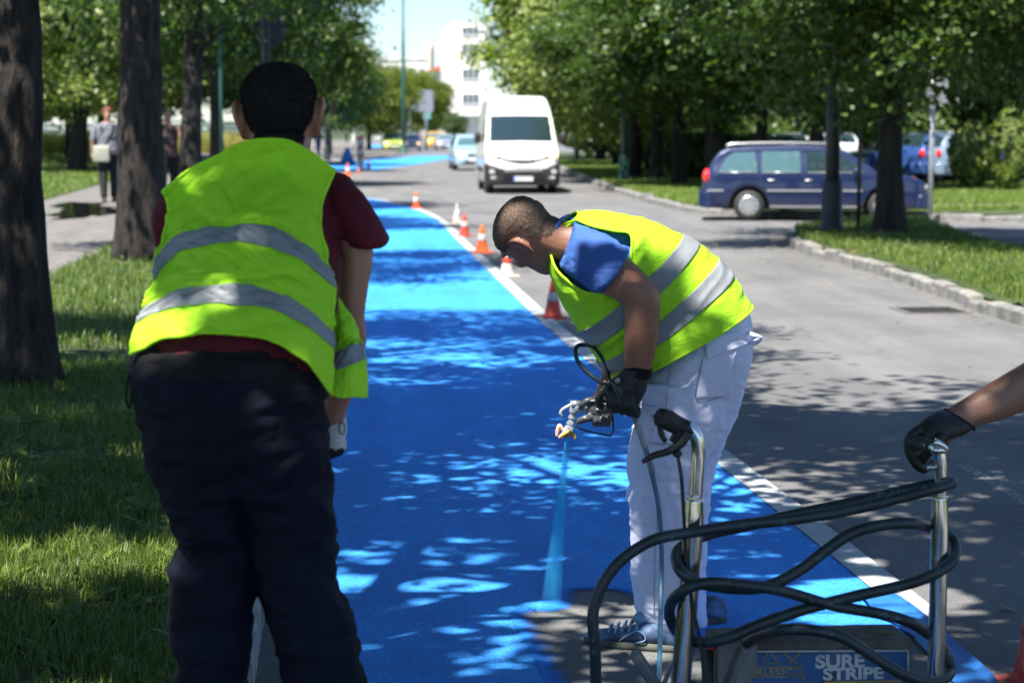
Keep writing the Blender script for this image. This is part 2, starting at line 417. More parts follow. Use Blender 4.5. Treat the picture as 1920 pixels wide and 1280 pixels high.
struct(terrain('footpath', pathl, pathr, -4, 96, 6, 60, zl, M['path'], 0, -.01))
struct(terrain('left_lawn', lambda y: -60, pathl, -4, 96, 30, 60, zl, M['soil'], .03))
wet = mat('puddle', (.012, .013, .013), .03, 0, Specular_IOR_Level=.6)
pud = np.array([G(x, y, .38)[:2] for x, y in ((96, 384), (130, 381), (170, 383), (208, 388), (215, 396), (190, 402), (140, 404), (100, 402))])
V = np.c_[cr(np.vstack([pud, pud[:1]]), 120)[:-1], np.zeros(120)]; V[:, :2] += .22 * np.stack([fbm(V * 2.2, 3), 2.2 * fbm(V * 2.2, 7)], 1); V[:, 2] = zl(V[:, 0], V[:, 1]) - .004
struct(mk('puddle', (V, [tuple(range(120))]), wet, smooth=False))
struct(sheet('paved_corner', [G(x, y)[:2] for x, y in ((560, 300), (690, 301), (752, 293), (735, 283), (560, 283))], .13, M['path']))
struct(mk('kerb', kerb_run('kerb', [G(x, y)[:2] for x, y in ((560, 300), (690, 301), (754, 293))], side=-1), M['kerb'], smooth=False))
struct(sheet('far_pavement', [G(x, y)[:2] for x, y in ((560, 281), (745, 281), (742, 268), (560, 268))], .124, M['path']))
# right: island of grass between the main road and the side street
isl_near = [G(x, y)[:2] for x, y in ((1478, 457), (1492, 470), (1540, 487), (1600, 503), (1700, 533), (1800, 570), (1920, 613))]
isl = [(5.72, -6), (5.8, 6)] + [tuple(p) for p in isl_near[::-1]]
tip = [G(x, y)[:2] for x, y in ((1476, 448), (1500, 441), (1560, 434), (1640, 428), (1730, 430), (1782, 445), (1920, 491))]
isl_all = isl + [tuple(p) for p in tip] + [(8.6, 12), (8.4, -6)]
isl_c = [tuple(p) for p in cr(isl_all, 150)]
def inset(pts, d):
    pts = np.array(pts); T = np.gradient(pts, axis=0); T /= np.linalg.norm(T, axis=1)[:, None] + 1e-9
    return pts + np.stack([T[:, 1], -T[:, 0]], 1) * d
struct(mk('kerb', kerb_run('kerb', isl_c, side=1, w=.14, jit=.016, ln=.6, gap=.02), M['kerb_dark'], smooth=False))
ic = inset(isl_c, .12)
def mound(name, outline, hgt, m, base=.12):
    o = np.asarray(outline); c = o.mean(0); rings = []
    bm = bmesh.new(); vs = [bm.verts.new((p[0], p[1], base)) for p in o]; f = bm.faces.new(vs)
    bmesh.ops.triangulate(bm, faces=[f])
    for k in range(4): bmesh.ops.subdivide_edges(bm, edges=[e for e in bm.edges if e.calc_length() > .5], cuts=1, use_grid_fill=False); bmesh.ops.triangulate(bm, faces=bm.faces)
    vv = np.array([v.co[:2] for v in bm.verts])
    d = np.min(np.linalg.norm(vv[:, None] - o[None], axis=2), axis=1)
    zz = base + hgt * np.clip(d / 1.2, 0, 1) ** .7 + .02 * fbm(np.c_[vv * 1.5, np.zeros(len(vv))], 3) * (d > .02)
    for v, z in zip(bm.verts, zz): v.co.z = z
    bmesh.ops.recalc_face_normals(bm, faces=bm.faces)
    me = bpy.data.meshes.new(name); bm.to_mesh(me); bm.free()
    if sum(p.normal.z for p in me.polygons) < 0: me.flip_normals()
    me.materials.append(m); ob = bpy.data.objects.new(name, me); link(ob); return ob
struct(mound('island_grass', ic, .10, M['soil']))
# right: the far corner with its rounded kerb
cor = [G(x, y)[:2] for x, y in ((985, 285), (1020, 300), (1050, 318), (1095, 338), (1150, 360), (1200, 376), (1250, 390), (1320, 401), (1450, 408), (1720, 414), (1920, 416))]
cor = [tuple(p) for p in cor] + [(30, 37), (60, 37)]
cor_c = [tuple(p) for p in cr(cor, 120)]
struct(mk('kerb', kerb_run('kerb', cor_c, side=-1, w=.2, h=.14, jit=.018, ln=.75, gap=.02), M['kerb_dark'], smooth=False))
cin = [tuple(p) for p in inset(cor_c, -.18)]
struct(tri_sheet('right_lawn', cin + [(60, 59), (60, 150), (11, 150)], .128, M['soil']))
struct(sheet('pavement', [(11.2, 39.3), (60, 39.3), (60, 41.4), (10.9, 41.4)], .135, M['path']))
struct(sheet('car_park', [(14, 57.5), (60, 57.5), (60, 75), (12, 75)], .136, M['asphalt']))
struct(sheet('park_path', [(9.5, 76), (60, 76), (60, 79), (9.5, 79)], .14, M['path']))
# grass blades (nobody could count them)
def blades(name, pts, hgt, wid, m, lean=.5, seed=1):
    r = np.random.default_rng(seed); n = len(pts); a = r.uniform(0, 2 * math.pi, n); h = hgt * r.uniform(.45, 1.35, n)
    w = wid * r.uniform(.6, 1.3, n); d = np.stack([np.cos(a), np.sin(a), np.zeros(n)], 1); s = np.stack([-np.sin(a), np.cos(a), np.zeros(n)], 1)
    ln = lean * r.uniform(.1, 1.2, n)
    up = np.array([0, 0, 1.]); b = pts
    p = [b - s * w[:, None] / 2, b + s * w[:, None] / 2]
    mid = b + up * (h * .6)[:, None] + d * (h * ln * .35)[:, None]
    top = b + up * (h * (1 - .25 * ln))[:, None] + d * (h * ln)[:, None]
    V = np.stack([p[0], p[1], mid + s * w[:, None] * .38, mid - s * w[:, None] * .38, top + s * w[:, None] * .06, top - s * w[:, None] * .06], 1).reshape(-1, 3)
    i = np.arange(n)[:, None] * 6
    F = np.vstack([i + np.array([[0, 1, 2, 3]]), i + np.array([[3, 2, 4, 5]])])
    return stuff(mk(name, (V, F), m, smooth=False))
r = np.random.default_rng(3)
def scatter(n, y0, y1, x0f, x1f, zf, pw=1.0):
    y = y0 + (y1 - y0) * r.uniform(0, 1, n) ** pw; a = np.array([x0f(v) for v in y]); b = np.array([x1f(v) for v in y])
    x = a + (b - a) * r.uniform(0, 1, n); z = zf(x, y) - .01
    q = np.stack([x, y, z], 1); k = fbm(q * np.array([2.2, 2.2, 0]), 9) + .6 > r.uniform(-.6, .8, n)
    return q[k]
vl = lambda y: max(pathr(y), -.215 * y - .4)
blades('grass', scatter(120000, 3.2, 13, vl, lx, zl, 1.3), .075, .0042, M['grass'], .7, 1)
blades('grass', scatter(60000, 12, 49.5, lambda y: pathr(y), lx, zl), .085, .010, M['grass'], .5, 2)
blades('grass', scatter(50000, 28, 84, lambda y: pathl(y) - 7, pathl, zl), .09, .02, M['grass_far'], .5, 4)
def inpoly(q, poly):
    x, y = q[:, 0], q[:, 1]; c = np.zeros(len(q), bool); n = len(poly)
    for i in range(n):
        x1, y1 = poly[i]; x2, y2 = poly[(i + 1) % n]
        t = ((y1 > y) != (y2 > y)) & (x < (x2 - x1) * (y - y1) / (y2 - y1 + 1e-12) + x1); c ^= t
    return c
q = np.stack([r.uniform(5.6, 11.5, 90000), r.uniform(13, 34, 90000), np.full(90000, .17)], 1)
q = q[inpoly(q, np.array(ic))]; blades('grass', q, .09, .011, M['grass'], .6, 5)
q = np.stack([r.uniform(7.4, 20, 90000), r.uniform(41.5, 57, 90000), np.full(90000, .12)], 1)
q2 = np.stack([r.uniform(7.4, 16, 60000), r.uniform(40, 110, 60000), np.full(60000, .12)], 1)
q3 = np.stack([r.uniform(11, 20, 5000), r.uniform(37.9, 39.2, 5000), np.full(5000, .12)], 1)
q = np.vstack([q, q2, q3]); q = q[inpoly(q, np.array(cin + [(60, 59), (60, 150), (11, 150)]))]
blades('grass', q, .10, .02, M['grass_far'], .5, 6)
# broad weeds in the near grass
def weeds(n, seed):
    r = np.random.default_rng(seed); V = []; F = []
    for k in range(n):
        y = r.uniform(4.6, 11); x = r.uniform(max(-.2 * y - .35, -3), -.45); z = float(zl(x, y))
        for j in range(r.integers(4, 8)):
            a = r.uniform(0, 6.3); l = r.uniform(.05, .11); w = l * .32; d = np.array([math.cos(a), math.sin(a), 0]); s = np.array([-d[1], d[0], 0])
            b = np.array([x, y, z]); ups = r.uniform(.3, .9)
            rows = [(0, .1), (.35, .8), (.7, 1), (1, .08)]
            n0 = len(V)
            for t, ww in rows:
                c = b + d * l * t + np.array([0, 0, l * ups * (t - .45 * t * t)]); V += [c - s * w / 2 * ww, c + s * w / 2 * ww]
            for i in range(3): F.append((n0 + 2 * i, n0 + 2 * i + 1, n0 + 2 * i + 3, n0 + 2 * i + 2))
    return np.array(V), F
stuff(mk('ground_cover', weeds(260, 4), M['grass']))
# fallen leaf litter on the verge and the road edge
dl = leafmat('dry_leaf', (.16, .08, .03), (.35, .24, .12), .1)
def litter(n, fx, seed):
    r = np.random.default_rng(seed); V = []; F = []
    for k in range(n):
        c = fx(r); a = r.uniform(0, 6.3); l = r.uniform(.02, .045); d = np.array([math.cos(a), math.sin(a), r.uniform(-.2, .2)]) * l; s = np.array([-math.sin(a), math.cos(a), r.uniform(-.3, .3)]) * l * .45
        n0 = len(V); V += [c - d, c + s, c + d, c - s]; F.append((n0, n0 + 1, n0 + 2, n0 + 3))
    return np.array(V), F
stuff(mk('leaf_litter', litter(220, lambda r: (lambda x, y: np.array([x, y, float(zl(x, y)) + .03]))(r.uniform(-2.6, -.4), r.uniform(4, 30)), 5), dl))
stuff(mk('leaf_litter', litter(260, lambda r: np.array([*(lambda p, t: (p[0] - t, p[1]))(isl_c[r.integers(2, 110)], r.uniform(-.35, .4)), .02 if r.uniform() < .5 else .19]), 6), dl))
stuff(mk('leaf_litter', litter(60, lambda r: np.array([r.uniform(2.1, 6), r.uniform(6, 40), .012]), 8), dl))
# ------------------------------------------------------------ trees
def crown_mesh(name, seed, Rr, z0, z1, clumps, per, leaf, m, low=.0, shell=.35, sig=.42):
    r = np.random.default_rng(seed); C = []
    zc, hz = (z0 + z1) / 2, (z1 - z0) / 2
    while len(C) < clumps:
        d = r.normal(size=3); d /= np.linalg.norm(d); k = r.uniform(shell, 1) ** .6
        c = np.array([d[0] * Rr * k, d[1] * Rr * k, zc + d[2] * hz * k])
        if d[2] < 0: c[:2] *= 1.0 + low * .3
        C.append(c)
    C = np.array(C); ctr = C[r.integers(0, clumps, clumps * per)]
    off = r.normal(size=(clumps * per, 3)) * np.array([sig, sig, sig * .55])
    p = ctr + off; n = len(p)
    p[:, 2] -= .35 * (off[:, 0] ** 2 + off[:, 1] ** 2)
    out = (ctr - np.array([0, 0, zc])); out /= np.linalg.norm(out, axis=1)[:, None] + 1e-6
    nm = r.normal(size=(n, 3)) * .55 + np.array([0, 0, .75]) + out * .55; nm /= np.linalg.norm(nm, axis=1)[:, None]
    a = np.cross(nm, r.normal(size=(n, 3))); a /= np.linalg.norm(a, axis=1)[:, None] + 1e-9; b = np.cross(nm, a)
    s = leaf * r.uniform(.6, 1.3, n)[:, None]
    fold = nm * s * .12
    V = np.stack([p - a * s * .5, p - a * s * .05 + b * s * .42 + fold, p + a * s * .62, p - a * s * .05 - b * s * .42 + fold], 1).reshape(-1, 3)
    F = np.arange(n * 4).reshape(n, 4)
    me = bpy.data.meshes.new(name); me.vertices.add(len(V)); me.vertices.foreach_set('co', V.astype(np.float32).ravel())
    me.loops.add(n * 4); me.loops.foreach_set('vertex_index', F.astype(np.int32).ravel())
    me.polygons.add(n); me.polygons.foreach_set('loop_start', np.arange(0, n * 4, 4, dtype=np.int32)); me.update(calc_edges=True)
    me.materials.append(m); me['c'] = 1
    return me, C
def trunk_shape(seed, base_r, h, lean=(0, 0), C=None, nl=9, seg=18, zfork=None, flare=1.35, rough=.06):
    r = np.random.default_rng(seed); n = 26; ts = np.linspace(0, 1, n)
    wob = np.cumsum(r.normal(0, .012, (n, 2)), axis=0) * h * .35
    path = np.stack([lean[0] * ts * h + wob[:, 0] * ts, lean[1] * ts * h + wob[:, 1] * ts, ts * h - .1], 1)
    rad = base_r * ((1 - .45 * ts) + (flare - 1) * np.exp(-ts * h / .22))
    V, F = tube(path, rad, seg)
    ang = np.tile(np.linspace(0, 2 * math.pi, seg, endpoint=False), n); zz = np.repeat(ts * h, seg)
    k = 1 + rough * fbm(np.stack([np.cos(ang) * 2.2, np.sin(ang) * 2.2, zz * .9], 1), seed) + rough * .5 * np.sin(ang * 3 + seed + zz * .4)
    c = np.repeat(path, seg, 0); V = c + (V - c) * k[:, None]
    parts = [(V, F)]
    top = path[-1]
    if C is not None:
        idx = np.argsort(r.uniform(size=len(C)))[:nl * 3]
        for j, i in enumerate(idx):
            t = r.uniform(.55, 1); s = path[int(t * (n - 1))]; e = C[i]
            if e[2] < s[2] - .6: continue
            mid = (s + e) / 2 + np.array([0, 0, .25 * np.linalg.norm(e - s) * .4]) + r.normal(0, .12, 3)
            r0 = base_r * (.42 if j < nl else .18)
            parts.append(tube([s, (s * .6 + mid * .4) + np.array([0, 0, .08]), mid, e], [r0, r0 * .75, r0 * .5, r0 * .12], 7, 12))
    return join(parts)
LEAFM = {'g': M['leaf'], 'b': M['leaf_bright'], 'y': M['leaf_yellow']}
CR_ = {}
def get_crown(kind):
    if kind in CR_: return CR_[kind]
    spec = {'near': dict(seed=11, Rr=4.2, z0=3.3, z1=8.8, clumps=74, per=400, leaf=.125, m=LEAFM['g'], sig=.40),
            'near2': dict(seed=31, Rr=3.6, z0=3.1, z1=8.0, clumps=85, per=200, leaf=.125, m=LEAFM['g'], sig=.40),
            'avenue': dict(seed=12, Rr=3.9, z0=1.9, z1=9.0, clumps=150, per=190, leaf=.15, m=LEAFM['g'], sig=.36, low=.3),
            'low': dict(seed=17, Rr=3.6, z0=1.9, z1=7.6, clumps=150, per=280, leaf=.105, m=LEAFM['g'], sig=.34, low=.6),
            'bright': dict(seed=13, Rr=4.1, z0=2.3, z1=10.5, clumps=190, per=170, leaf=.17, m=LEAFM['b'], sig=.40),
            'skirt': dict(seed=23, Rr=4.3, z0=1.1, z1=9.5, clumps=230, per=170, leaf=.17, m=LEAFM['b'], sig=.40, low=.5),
            'lit': dict(seed=24, Rr=3.9, z0=1.7, z1=8.5, clumps=150, per=170, leaf=.16, m=LEAFM['b'], sig=.36, low=.4),  # crown coloured with the sunlit leaf tone
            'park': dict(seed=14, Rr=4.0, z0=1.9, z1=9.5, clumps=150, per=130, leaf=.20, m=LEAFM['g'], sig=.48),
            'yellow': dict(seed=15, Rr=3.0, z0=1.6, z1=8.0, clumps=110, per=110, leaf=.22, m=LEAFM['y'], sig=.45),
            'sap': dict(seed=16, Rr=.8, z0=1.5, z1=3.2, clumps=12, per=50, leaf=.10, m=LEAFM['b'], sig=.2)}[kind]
    spec.setdefault('low', 0)
    CR_[kind] = crown_mesh('crown', **spec); return CR_[kind]
def tree(label, x, y, z, r0, kind, lean=(0, 0), s=(1, 1, 1), rot=0, name='linden_tree', group=None, seg=14, bark='bark', nl=7, cat='tree', th=None, rough=.06, flare=1.35):
    t = thing(name, label, cat, (x, y, z), 0, group)
    me, C = get_crown(kind)
    CC = (C * np.array(s)) @ rotz(rot).T
    top = float(np.percentile(CC[:, 2], 35)) if th is None else th
    c = bpy.data.objects.new('crown', me); c.scale = s; c.rotation_euler = (0, 0, rot); link(c, t)
    c.location = (lean[0] * top * .8, lean[1] * top * .8, 0)
    S = trunk_shape(int(abs(x * 97 + y * 13)) + 1, r0, top, lean, CC + np.array([*c.location]), nl, seg, rough=rough, flare=flare)
    mk('trunk', S, M[bark], t, local=True)
    return t
gl = 'linden trees in the row beside the painted lane'
p = G(50, 728, .13)
tree('linden with thick dark trunk at the left edge of the photo, nearest of its row', p[0], p[1], float(zl(p[0], p[1])), .165, 'near', (-.004, 0), (.78, .78, 1), .3, group=gl, seg=40, bark='bark_near', rough=.10, flare=1.45, th=5.5)
tree('linden between the left worker and the nearest visible trunk, unseen, added to shade the lane', -2.0, 8.2, .13, .17, 'near2', (.08, 0), (.85, .85, 1.0), 3.9, group=gl, th=5.2)  # unseen tree put in for its shade on the lane
p = G(265, 487, .26)
tree('linden with dark trunk between the walking woman and the worker seen from behind', p[0], p[1], float(zl(p[0], p[1])), .275, 'near2', (.018, 0), (.8, .8, 1.1), 1.3, group=gl, seg=28, bark='bark_near', rough=.08, th=5.5, flare=1.2)
tree('linden trunk with a pale scar, third of the row, left of the worker\'s head', -2.35, 33.5, .35, .20, 'near2', (.03, 0), (.85, .85, 1), 2.1, group=gl, seg=20, th=4.5)
tree('slim linden trunk beside the lamp post, fourth of the row', -2.42, 43, .4, .17, 'avenue', (.01, 0), (.8, .8, 1), 4.0, group=gl, th=4)
# two of the row stand level with and behind the photographer; only their shade is seen
tree('linden standing left of the two workers, just outside the photo', -1.35, 5.2, .12, .18, 'near', (.17, 0), (1.12, 1.3, 1.05), 4.8, group=gl, th=5.5)
tree('linden behind the photographer shading the near lane', -1.9, -.6, .12, .2, 'near2', (0, 0), (1.25, 1.25, 1.1), 5.1, group=gl, th=5.5)
# crowns carved along the sun's path to aim sun patches at verge, lane, workers
def open_crown(t, gaps):
    c = [o for o in t.children if o.name.startswith('crown')][0]; me = c.data.copy(); c.data = me
    n = len(me.vertices); v = np.zeros(n * 3, np.float32); me.vertices.foreach_get('co', v); v = v.reshape(-1, 3).astype(float)
    W = (v * np.array(c.scale)) @ rotz(c.rotation_euler[2]).T + np.array(c.location) + np.array(t.location)
    P4 = W.reshape(-1, 4, 3).mean(1); sd = np.array(sun_dir); kill = np.zeros(len(P4), bool); rr = np.random.default_rng(2)
    for x, y, h, rx, ry in gaps:
        q = P4 - sd * ((P4[:, 2] - h) / sd[2])[:, None]; e = ((q[:, 0] - x) / rx) ** 2 + ((q[:, 1] - y) / ry) ** 2
        keepf = .03 if h > .5 or x < 0 else .22; kill |= (e < 1 + .9 * fbm(q * 4.1, 2)) & (rr.uniform(size=len(q)) > keepf)
    k = v.reshape(-1, 4, 3)[~kill].reshape(-1, 3); m2 = bpy.data.meshes.new('crown'); f = len(k) // 4
    m2.vertices.add(len(k)); m2.vertices.foreach_set('co', k.astype(np.float32).ravel()); m2.loops.add(len(k)); m2.loops.foreach_set('vertex_index', np.arange(len(k), dtype=np.int32))
    m2.polygons.add(f); m2.polygons.foreach_set('loop_start', np.arange(0, len(k), 4, dtype=np.int32)); m2.update(calc_edges=True); m2.materials.append(me.materials[0]); c.data = m2
SUN_GAPS = [(1.42, 6.25, 1.3, .50, .34), (.86, 6.25, 1.35, .20, .22), (-.42, 4.15, 1.38, .10, .10), (-.30, 4.15, 1.18, .16, .09), (-.52, 4.1, 1.02, .08, .08), (-.95, 7.0, .15, .75, .42), (-1.5, 8.8, .15, .35, .3), (-.8, 9.3, .15, .28, .25), (-1.9, 14, .2, .7, .5), (-.7, 5.3, .15, .15, .12),
        (.2, 7.5, 0, .75, .55), (.80, 6.75, 0, .30, .16), (1.5, 7.5, 0, .30, .16), (.55, 7.9, 0, .3, .12), (1.05, 14.3, 0, 1.1, .5), (3.4, 12.2, 0, .7, .5), (.70, 6.14, .80, .16, .10), (.58, 6.22, 1.36, .13, .11)]
for t_ in list(scene.objects):
    if t_.name.startswith('linden_tree') and t_.location[1] < 24 and t_.location[0] < 0: open_crown(t_, SUN_GAPS)
gb = 'lindens beyond the footpath'
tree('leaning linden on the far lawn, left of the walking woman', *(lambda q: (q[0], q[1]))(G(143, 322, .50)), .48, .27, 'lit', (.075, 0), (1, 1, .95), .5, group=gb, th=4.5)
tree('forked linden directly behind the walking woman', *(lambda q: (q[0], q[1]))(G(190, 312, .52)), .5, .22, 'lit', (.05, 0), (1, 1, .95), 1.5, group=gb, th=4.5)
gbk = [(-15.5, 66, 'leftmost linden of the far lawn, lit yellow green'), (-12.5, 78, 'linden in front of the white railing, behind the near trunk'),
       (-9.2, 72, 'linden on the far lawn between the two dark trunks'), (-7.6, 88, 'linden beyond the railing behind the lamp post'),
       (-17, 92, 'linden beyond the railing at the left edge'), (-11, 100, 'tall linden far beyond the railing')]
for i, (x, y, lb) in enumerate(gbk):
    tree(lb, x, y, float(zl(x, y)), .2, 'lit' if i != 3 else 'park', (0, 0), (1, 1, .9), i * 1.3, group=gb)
# crowns seen between the worker's head and the gap of sky
gm = 'lindens past the side street on the left'
for i, (px, y, k, s, lb) in enumerate([(575, 62, 'avenue', .9, 'dark linden over the worker\'s right ear, past the side street'), (560, 84, 'avenue', .95, 'linden behind the striped board'),
                                 (622, 100, 'park', .9, 'linden whose branch hangs into the gap of sky'), (600, 122, 'park', 1, 'linden above the man in dark clothes'), (655, 140, 'park', .95, 'linden left of the green street pole')]):
    x = (px - 620) / ppm(y) - .2
    tree(lb, x - 1.2, y, .15, .19, k, (0, 0), (s, s, s), i * 2.1, group=gm)
tree('yellow green tree left of the tall green pole', 6.0 - 1.0, 175, .1, .2, 'yellow', (0, 0), (1.0, 1, .95), 1, name='young_tree')
tree('young tree with yellowish leaves above the parked green car', 3.2, 168, .1, .2, 'yellow', (0, 0), (.95, 1, .85), 2.2, name='young_tree')
tree('sapling with bright green leaves on top of the dark post', (618 - 620) / ppm(96), 96, .12, .05, 'sap', (0, 0), (1, 1, 1.25), 0, name='sapling', nl=4)
tree('green tree in front of the pale apartment block', 9.3, 215, 0, .25, 'yellow', (0, 0), (1.15, 1.15, 1.05), 0, name='street_tree')
tree('dark green tree left of the green house', 11.6, 235, 0, .25, 'park', (0, 0), (.75, .75, .95), 3, name='street_tree')
tree('low round tree below the white building', 14.2, 228, 0, .15, 'park', (0, 0), (.4, .4, .45), 3, name='street_tree')
# right hand row
gr = 'lindens on the right corner verge'
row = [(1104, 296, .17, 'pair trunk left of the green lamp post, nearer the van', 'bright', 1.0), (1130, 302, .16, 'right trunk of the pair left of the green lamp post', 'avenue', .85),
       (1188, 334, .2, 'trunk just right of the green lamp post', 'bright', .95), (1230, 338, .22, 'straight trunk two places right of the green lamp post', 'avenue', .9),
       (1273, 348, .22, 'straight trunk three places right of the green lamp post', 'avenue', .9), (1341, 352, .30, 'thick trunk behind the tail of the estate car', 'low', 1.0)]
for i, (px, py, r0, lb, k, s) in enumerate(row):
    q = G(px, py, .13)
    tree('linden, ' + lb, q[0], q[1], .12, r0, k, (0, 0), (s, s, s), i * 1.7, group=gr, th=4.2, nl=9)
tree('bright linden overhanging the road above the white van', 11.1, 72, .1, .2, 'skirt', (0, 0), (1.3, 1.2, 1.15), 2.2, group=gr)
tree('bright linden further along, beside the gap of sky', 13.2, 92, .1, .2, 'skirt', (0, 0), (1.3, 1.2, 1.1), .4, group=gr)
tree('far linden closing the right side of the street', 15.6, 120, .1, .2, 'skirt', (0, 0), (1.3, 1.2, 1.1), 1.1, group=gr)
q = G(1668, 437, .2)
tree('linden with thick dark trunk on the grass island, in front of the estate car', q[0], q[1], .17, .21, 'low', (-.012, 0), (1, 1, 1), 1.0, group='lindens on the grass island', seg=24, th=3.8, nl=12, flare=1.6)
tree('linden at the right edge of the photo on the grass island', 9.12, 25.0, .17, .17, 'low', (.0, 0), (.95, .95, 1.05), 3.3, group='lindens on the grass island', seg=20, th=3.8)
gp = 'trees in the park behind the estate car'
pk = [(11.5, 53), (12.6, 51.2), (13.5, 62), (17.8, 63), (25.5, 58), (22, 68), (12.5, 78), (16.5, 84), (21.5, 86), (27, 80), (26, 60), (19, 100), (26, 104), (14, 104)]
des = ['near the rear window of the estate car', 'over the roof of the estate car', 'behind the corner row', 'behind the slim signpost', 'above the lopped bushes', 'behind the lopped bushes', 'deep in shade behind the van', 'deep in shade over the estate car', 'behind the parked cars',
       'behind the right hand parked cars', 'at the right edge over the parked cars', 'closing the view behind the park', 'closing the view at the right edge', 'closing the view behind the van']
for i, ((x, y), d) in enumerate(zip(pk, des)):
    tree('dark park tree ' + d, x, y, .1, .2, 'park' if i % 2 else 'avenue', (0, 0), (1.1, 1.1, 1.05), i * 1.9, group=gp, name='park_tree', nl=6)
# ------------------------------------------------------------ buildings at the end of the street
def text_shape(s, size, ext=.002, sx=1, off=0):
    cu = bpy.data.curves.new('t', 'FONT'); cu.body = s; cu.size = size; cu.extrude = ext; cu.offset = size * off; cu.align_x = 'CENTER'; cu.align_y = 'CENTER'
    o = bpy.data.objects.new('t', cu); scene.collection.objects.link(o)
    dg = bpy.context.evaluated_depsgraph_get(); me = bpy.data.meshes.new_from_object(o.evaluated_get(dg))
    V = np.array([v.co[:] for v in me.vertices]); F = [tuple(p.vertices) for p in me.polygons]
    bpy.data.objects.remove(o); bpy.data.curves.remove(cu); bpy.data.meshes.remove(me)
    V[:, 0] *= sx; return V, F
UPY = np.array([[1, 0, 0], [0, 0, -1], [0, 1, 0]])    # text lying in xy -> standing, facing -Y
mw = noisy('white_render', (.72, .71, .69), (.80, .79, .77), .4, .8, 0)
mg = noisy('green_render', (.36, .60, .40), (.42, .66, .46), .4, .8, 0)
mgry = noisy('grey_render', (.42, .44, .48), (.50, .52, .55), .3, .8, 0)
mcr = noisy('cream_render', (.62, .55, .48), (.70, .64, .56), .3, .8, 0)
mroof = noisy('red_roof', (.50, .13, .07), (.62, .18, .10), 1, .8, 0)
mwin = mat('far_window', (.10, .13, .16), .15)
def far_win(t, x, y, z, w, h, bars=3):
    f = mk('window', join([box((x, y - .03, z + h / 2 + .05), (w + .16, .12, .1)), box((x, y - .03, z - h / 2 - .05), (w + .16, .12, .1)), box((x - w / 2 - .04, y - .03, z), (.08, .12, h)), box((x + w / 2 + .04, y - .03, z), (.08, .12, h))] +
        [box((x - w / 2 + w * k / bars, y - .03, z), (.06, .10, h)) for k in range(1, bars)]), mw, t, smooth=False)
    mk('pane', box((x, y + .02, z), (w, .06, h)), mwin, f, smooth=False)
t = thing('apartment_building', 'white corner building with three storeys of barred windows above a recessed ground floor', 'building', (20, 252, 0))
x0, x1 = (836 - 620) / ppm(250), (836 - 620) / ppm(250) + 13
zz = lambda py, Y: CAMH + (248 - py) / ppm(Y)
mk('wall', join([box(((x0 + 4.4) / 1 - 1.9, 256, (zz(218, 250) + zz(52, 250)) / 2), (5.1, 12, zz(52, 250) - zz(218, 250))), box((x0 + 2.6, 257, 1.7), (2.5, 9, 3.6))]), mw, t, smooth=False)
mk('roof', join([box((x0 + 4.4 - 1.9 + .3, 256, zz(52, 250) + .3), (3.9, 10, .6))]), mgry, t, smooth=False)
for py in (187, 141, 95, 62): far_win(t, x0 + 3.0, 249.96, zz(py, 250), 2.0, 1.2 if py > 70 else .9)
t = thing('apartment_building', 'narrow green house with a red roof left of the white corner building', 'building', (15, 290, 0))
xg = (822 - 620) / ppm(290)
mk('wall', box((xg, 296, (zz(216, 290) + zz(136, 290)) / 2), (3.0, 10, zz(136, 290) - zz(216, 290))), mg, t, smooth=False)
mk('ground_floor', box((xg, 296.5, zz(216, 290) / 2), (2.6, 9, zz(216, 290))), mcr, t, smooth=False)
mk('roof', prism([(xg - 1.8, zz(136, 290)), (xg + 1.8, zz(136, 290)), (xg + .8, zz(126, 290)), (xg - .2, zz(126, 290))], 1, 290.8, 301.2), mroof, t, smooth=False)
for py in (146, 170): far_win(t, xg, 290.96, zz(py, 290), 1.5, 1.0, 2)
t = thing('apartment_building', 'tall grey tower block with a cream stair tower behind the green house', 'building', (30, 500, 0))
xa, xb = (803 - 620) / ppm(500), (845 - 620) / ppm(500)
mk('wall', box(((xa + xb) / 2 + 1, 510, zz(82, 500) / 2), (xb - xa - .5, 16, zz(82, 500))), mgry, t, smooth=False)
mk('stair_tower', box((xa - .1, 508, zz(79, 500) / 2), (1.6, 12, zz(79, 500))), mcr, t, smooth=False)
mk('chimney', join([box((xa + 3 + k * 1.1, 505, zz(82, 500) + .5), (.7, 2, 1.1 + .3 * k)) for k in range(2)]), mgry, t, smooth=False)
t = thing('apartment_building', 'long pale apartment slab with rows of windows and balconies on the horizon', 'building', (15, 450, 0))
xa, xb = (700 - 620) / ppm(450), (803 - 620) / ppm(450)
mk('wall', box(((xa + xb) / 2, 458, zz(115, 450) / 2), (xb - xa, 14, zz(115, 450))), noisy('pale_render', (.60, .60, .62), (.68, .66, .66), .3, .8, 0), t, smooth=False)
mk('roof', join([box(((xa + xb) / 2, 458, zz(115, 450) + .12), (xb - xa + .5, 14.4, .25)), box((xa + 4.6, 455, zz(115, 450) + .9), (1.6, 4, 1.4)), box((xa + 9.4, 455, zz(115, 450) + .7), (1.0, 4, 1.0))]), mcr, t, smooth=False)
for j in range(5):
    for i in range(6): far_win(t, xa + 1.2 + i * 1.95, 450.97, 15.2 - j * 2.8, 1.1, 1.2, 2)
    mk('balcony', box((xa + 3.1, 450.6, 14.3 - j * 2.8), (2.6, .8, .9)), mw, t, smooth=False)
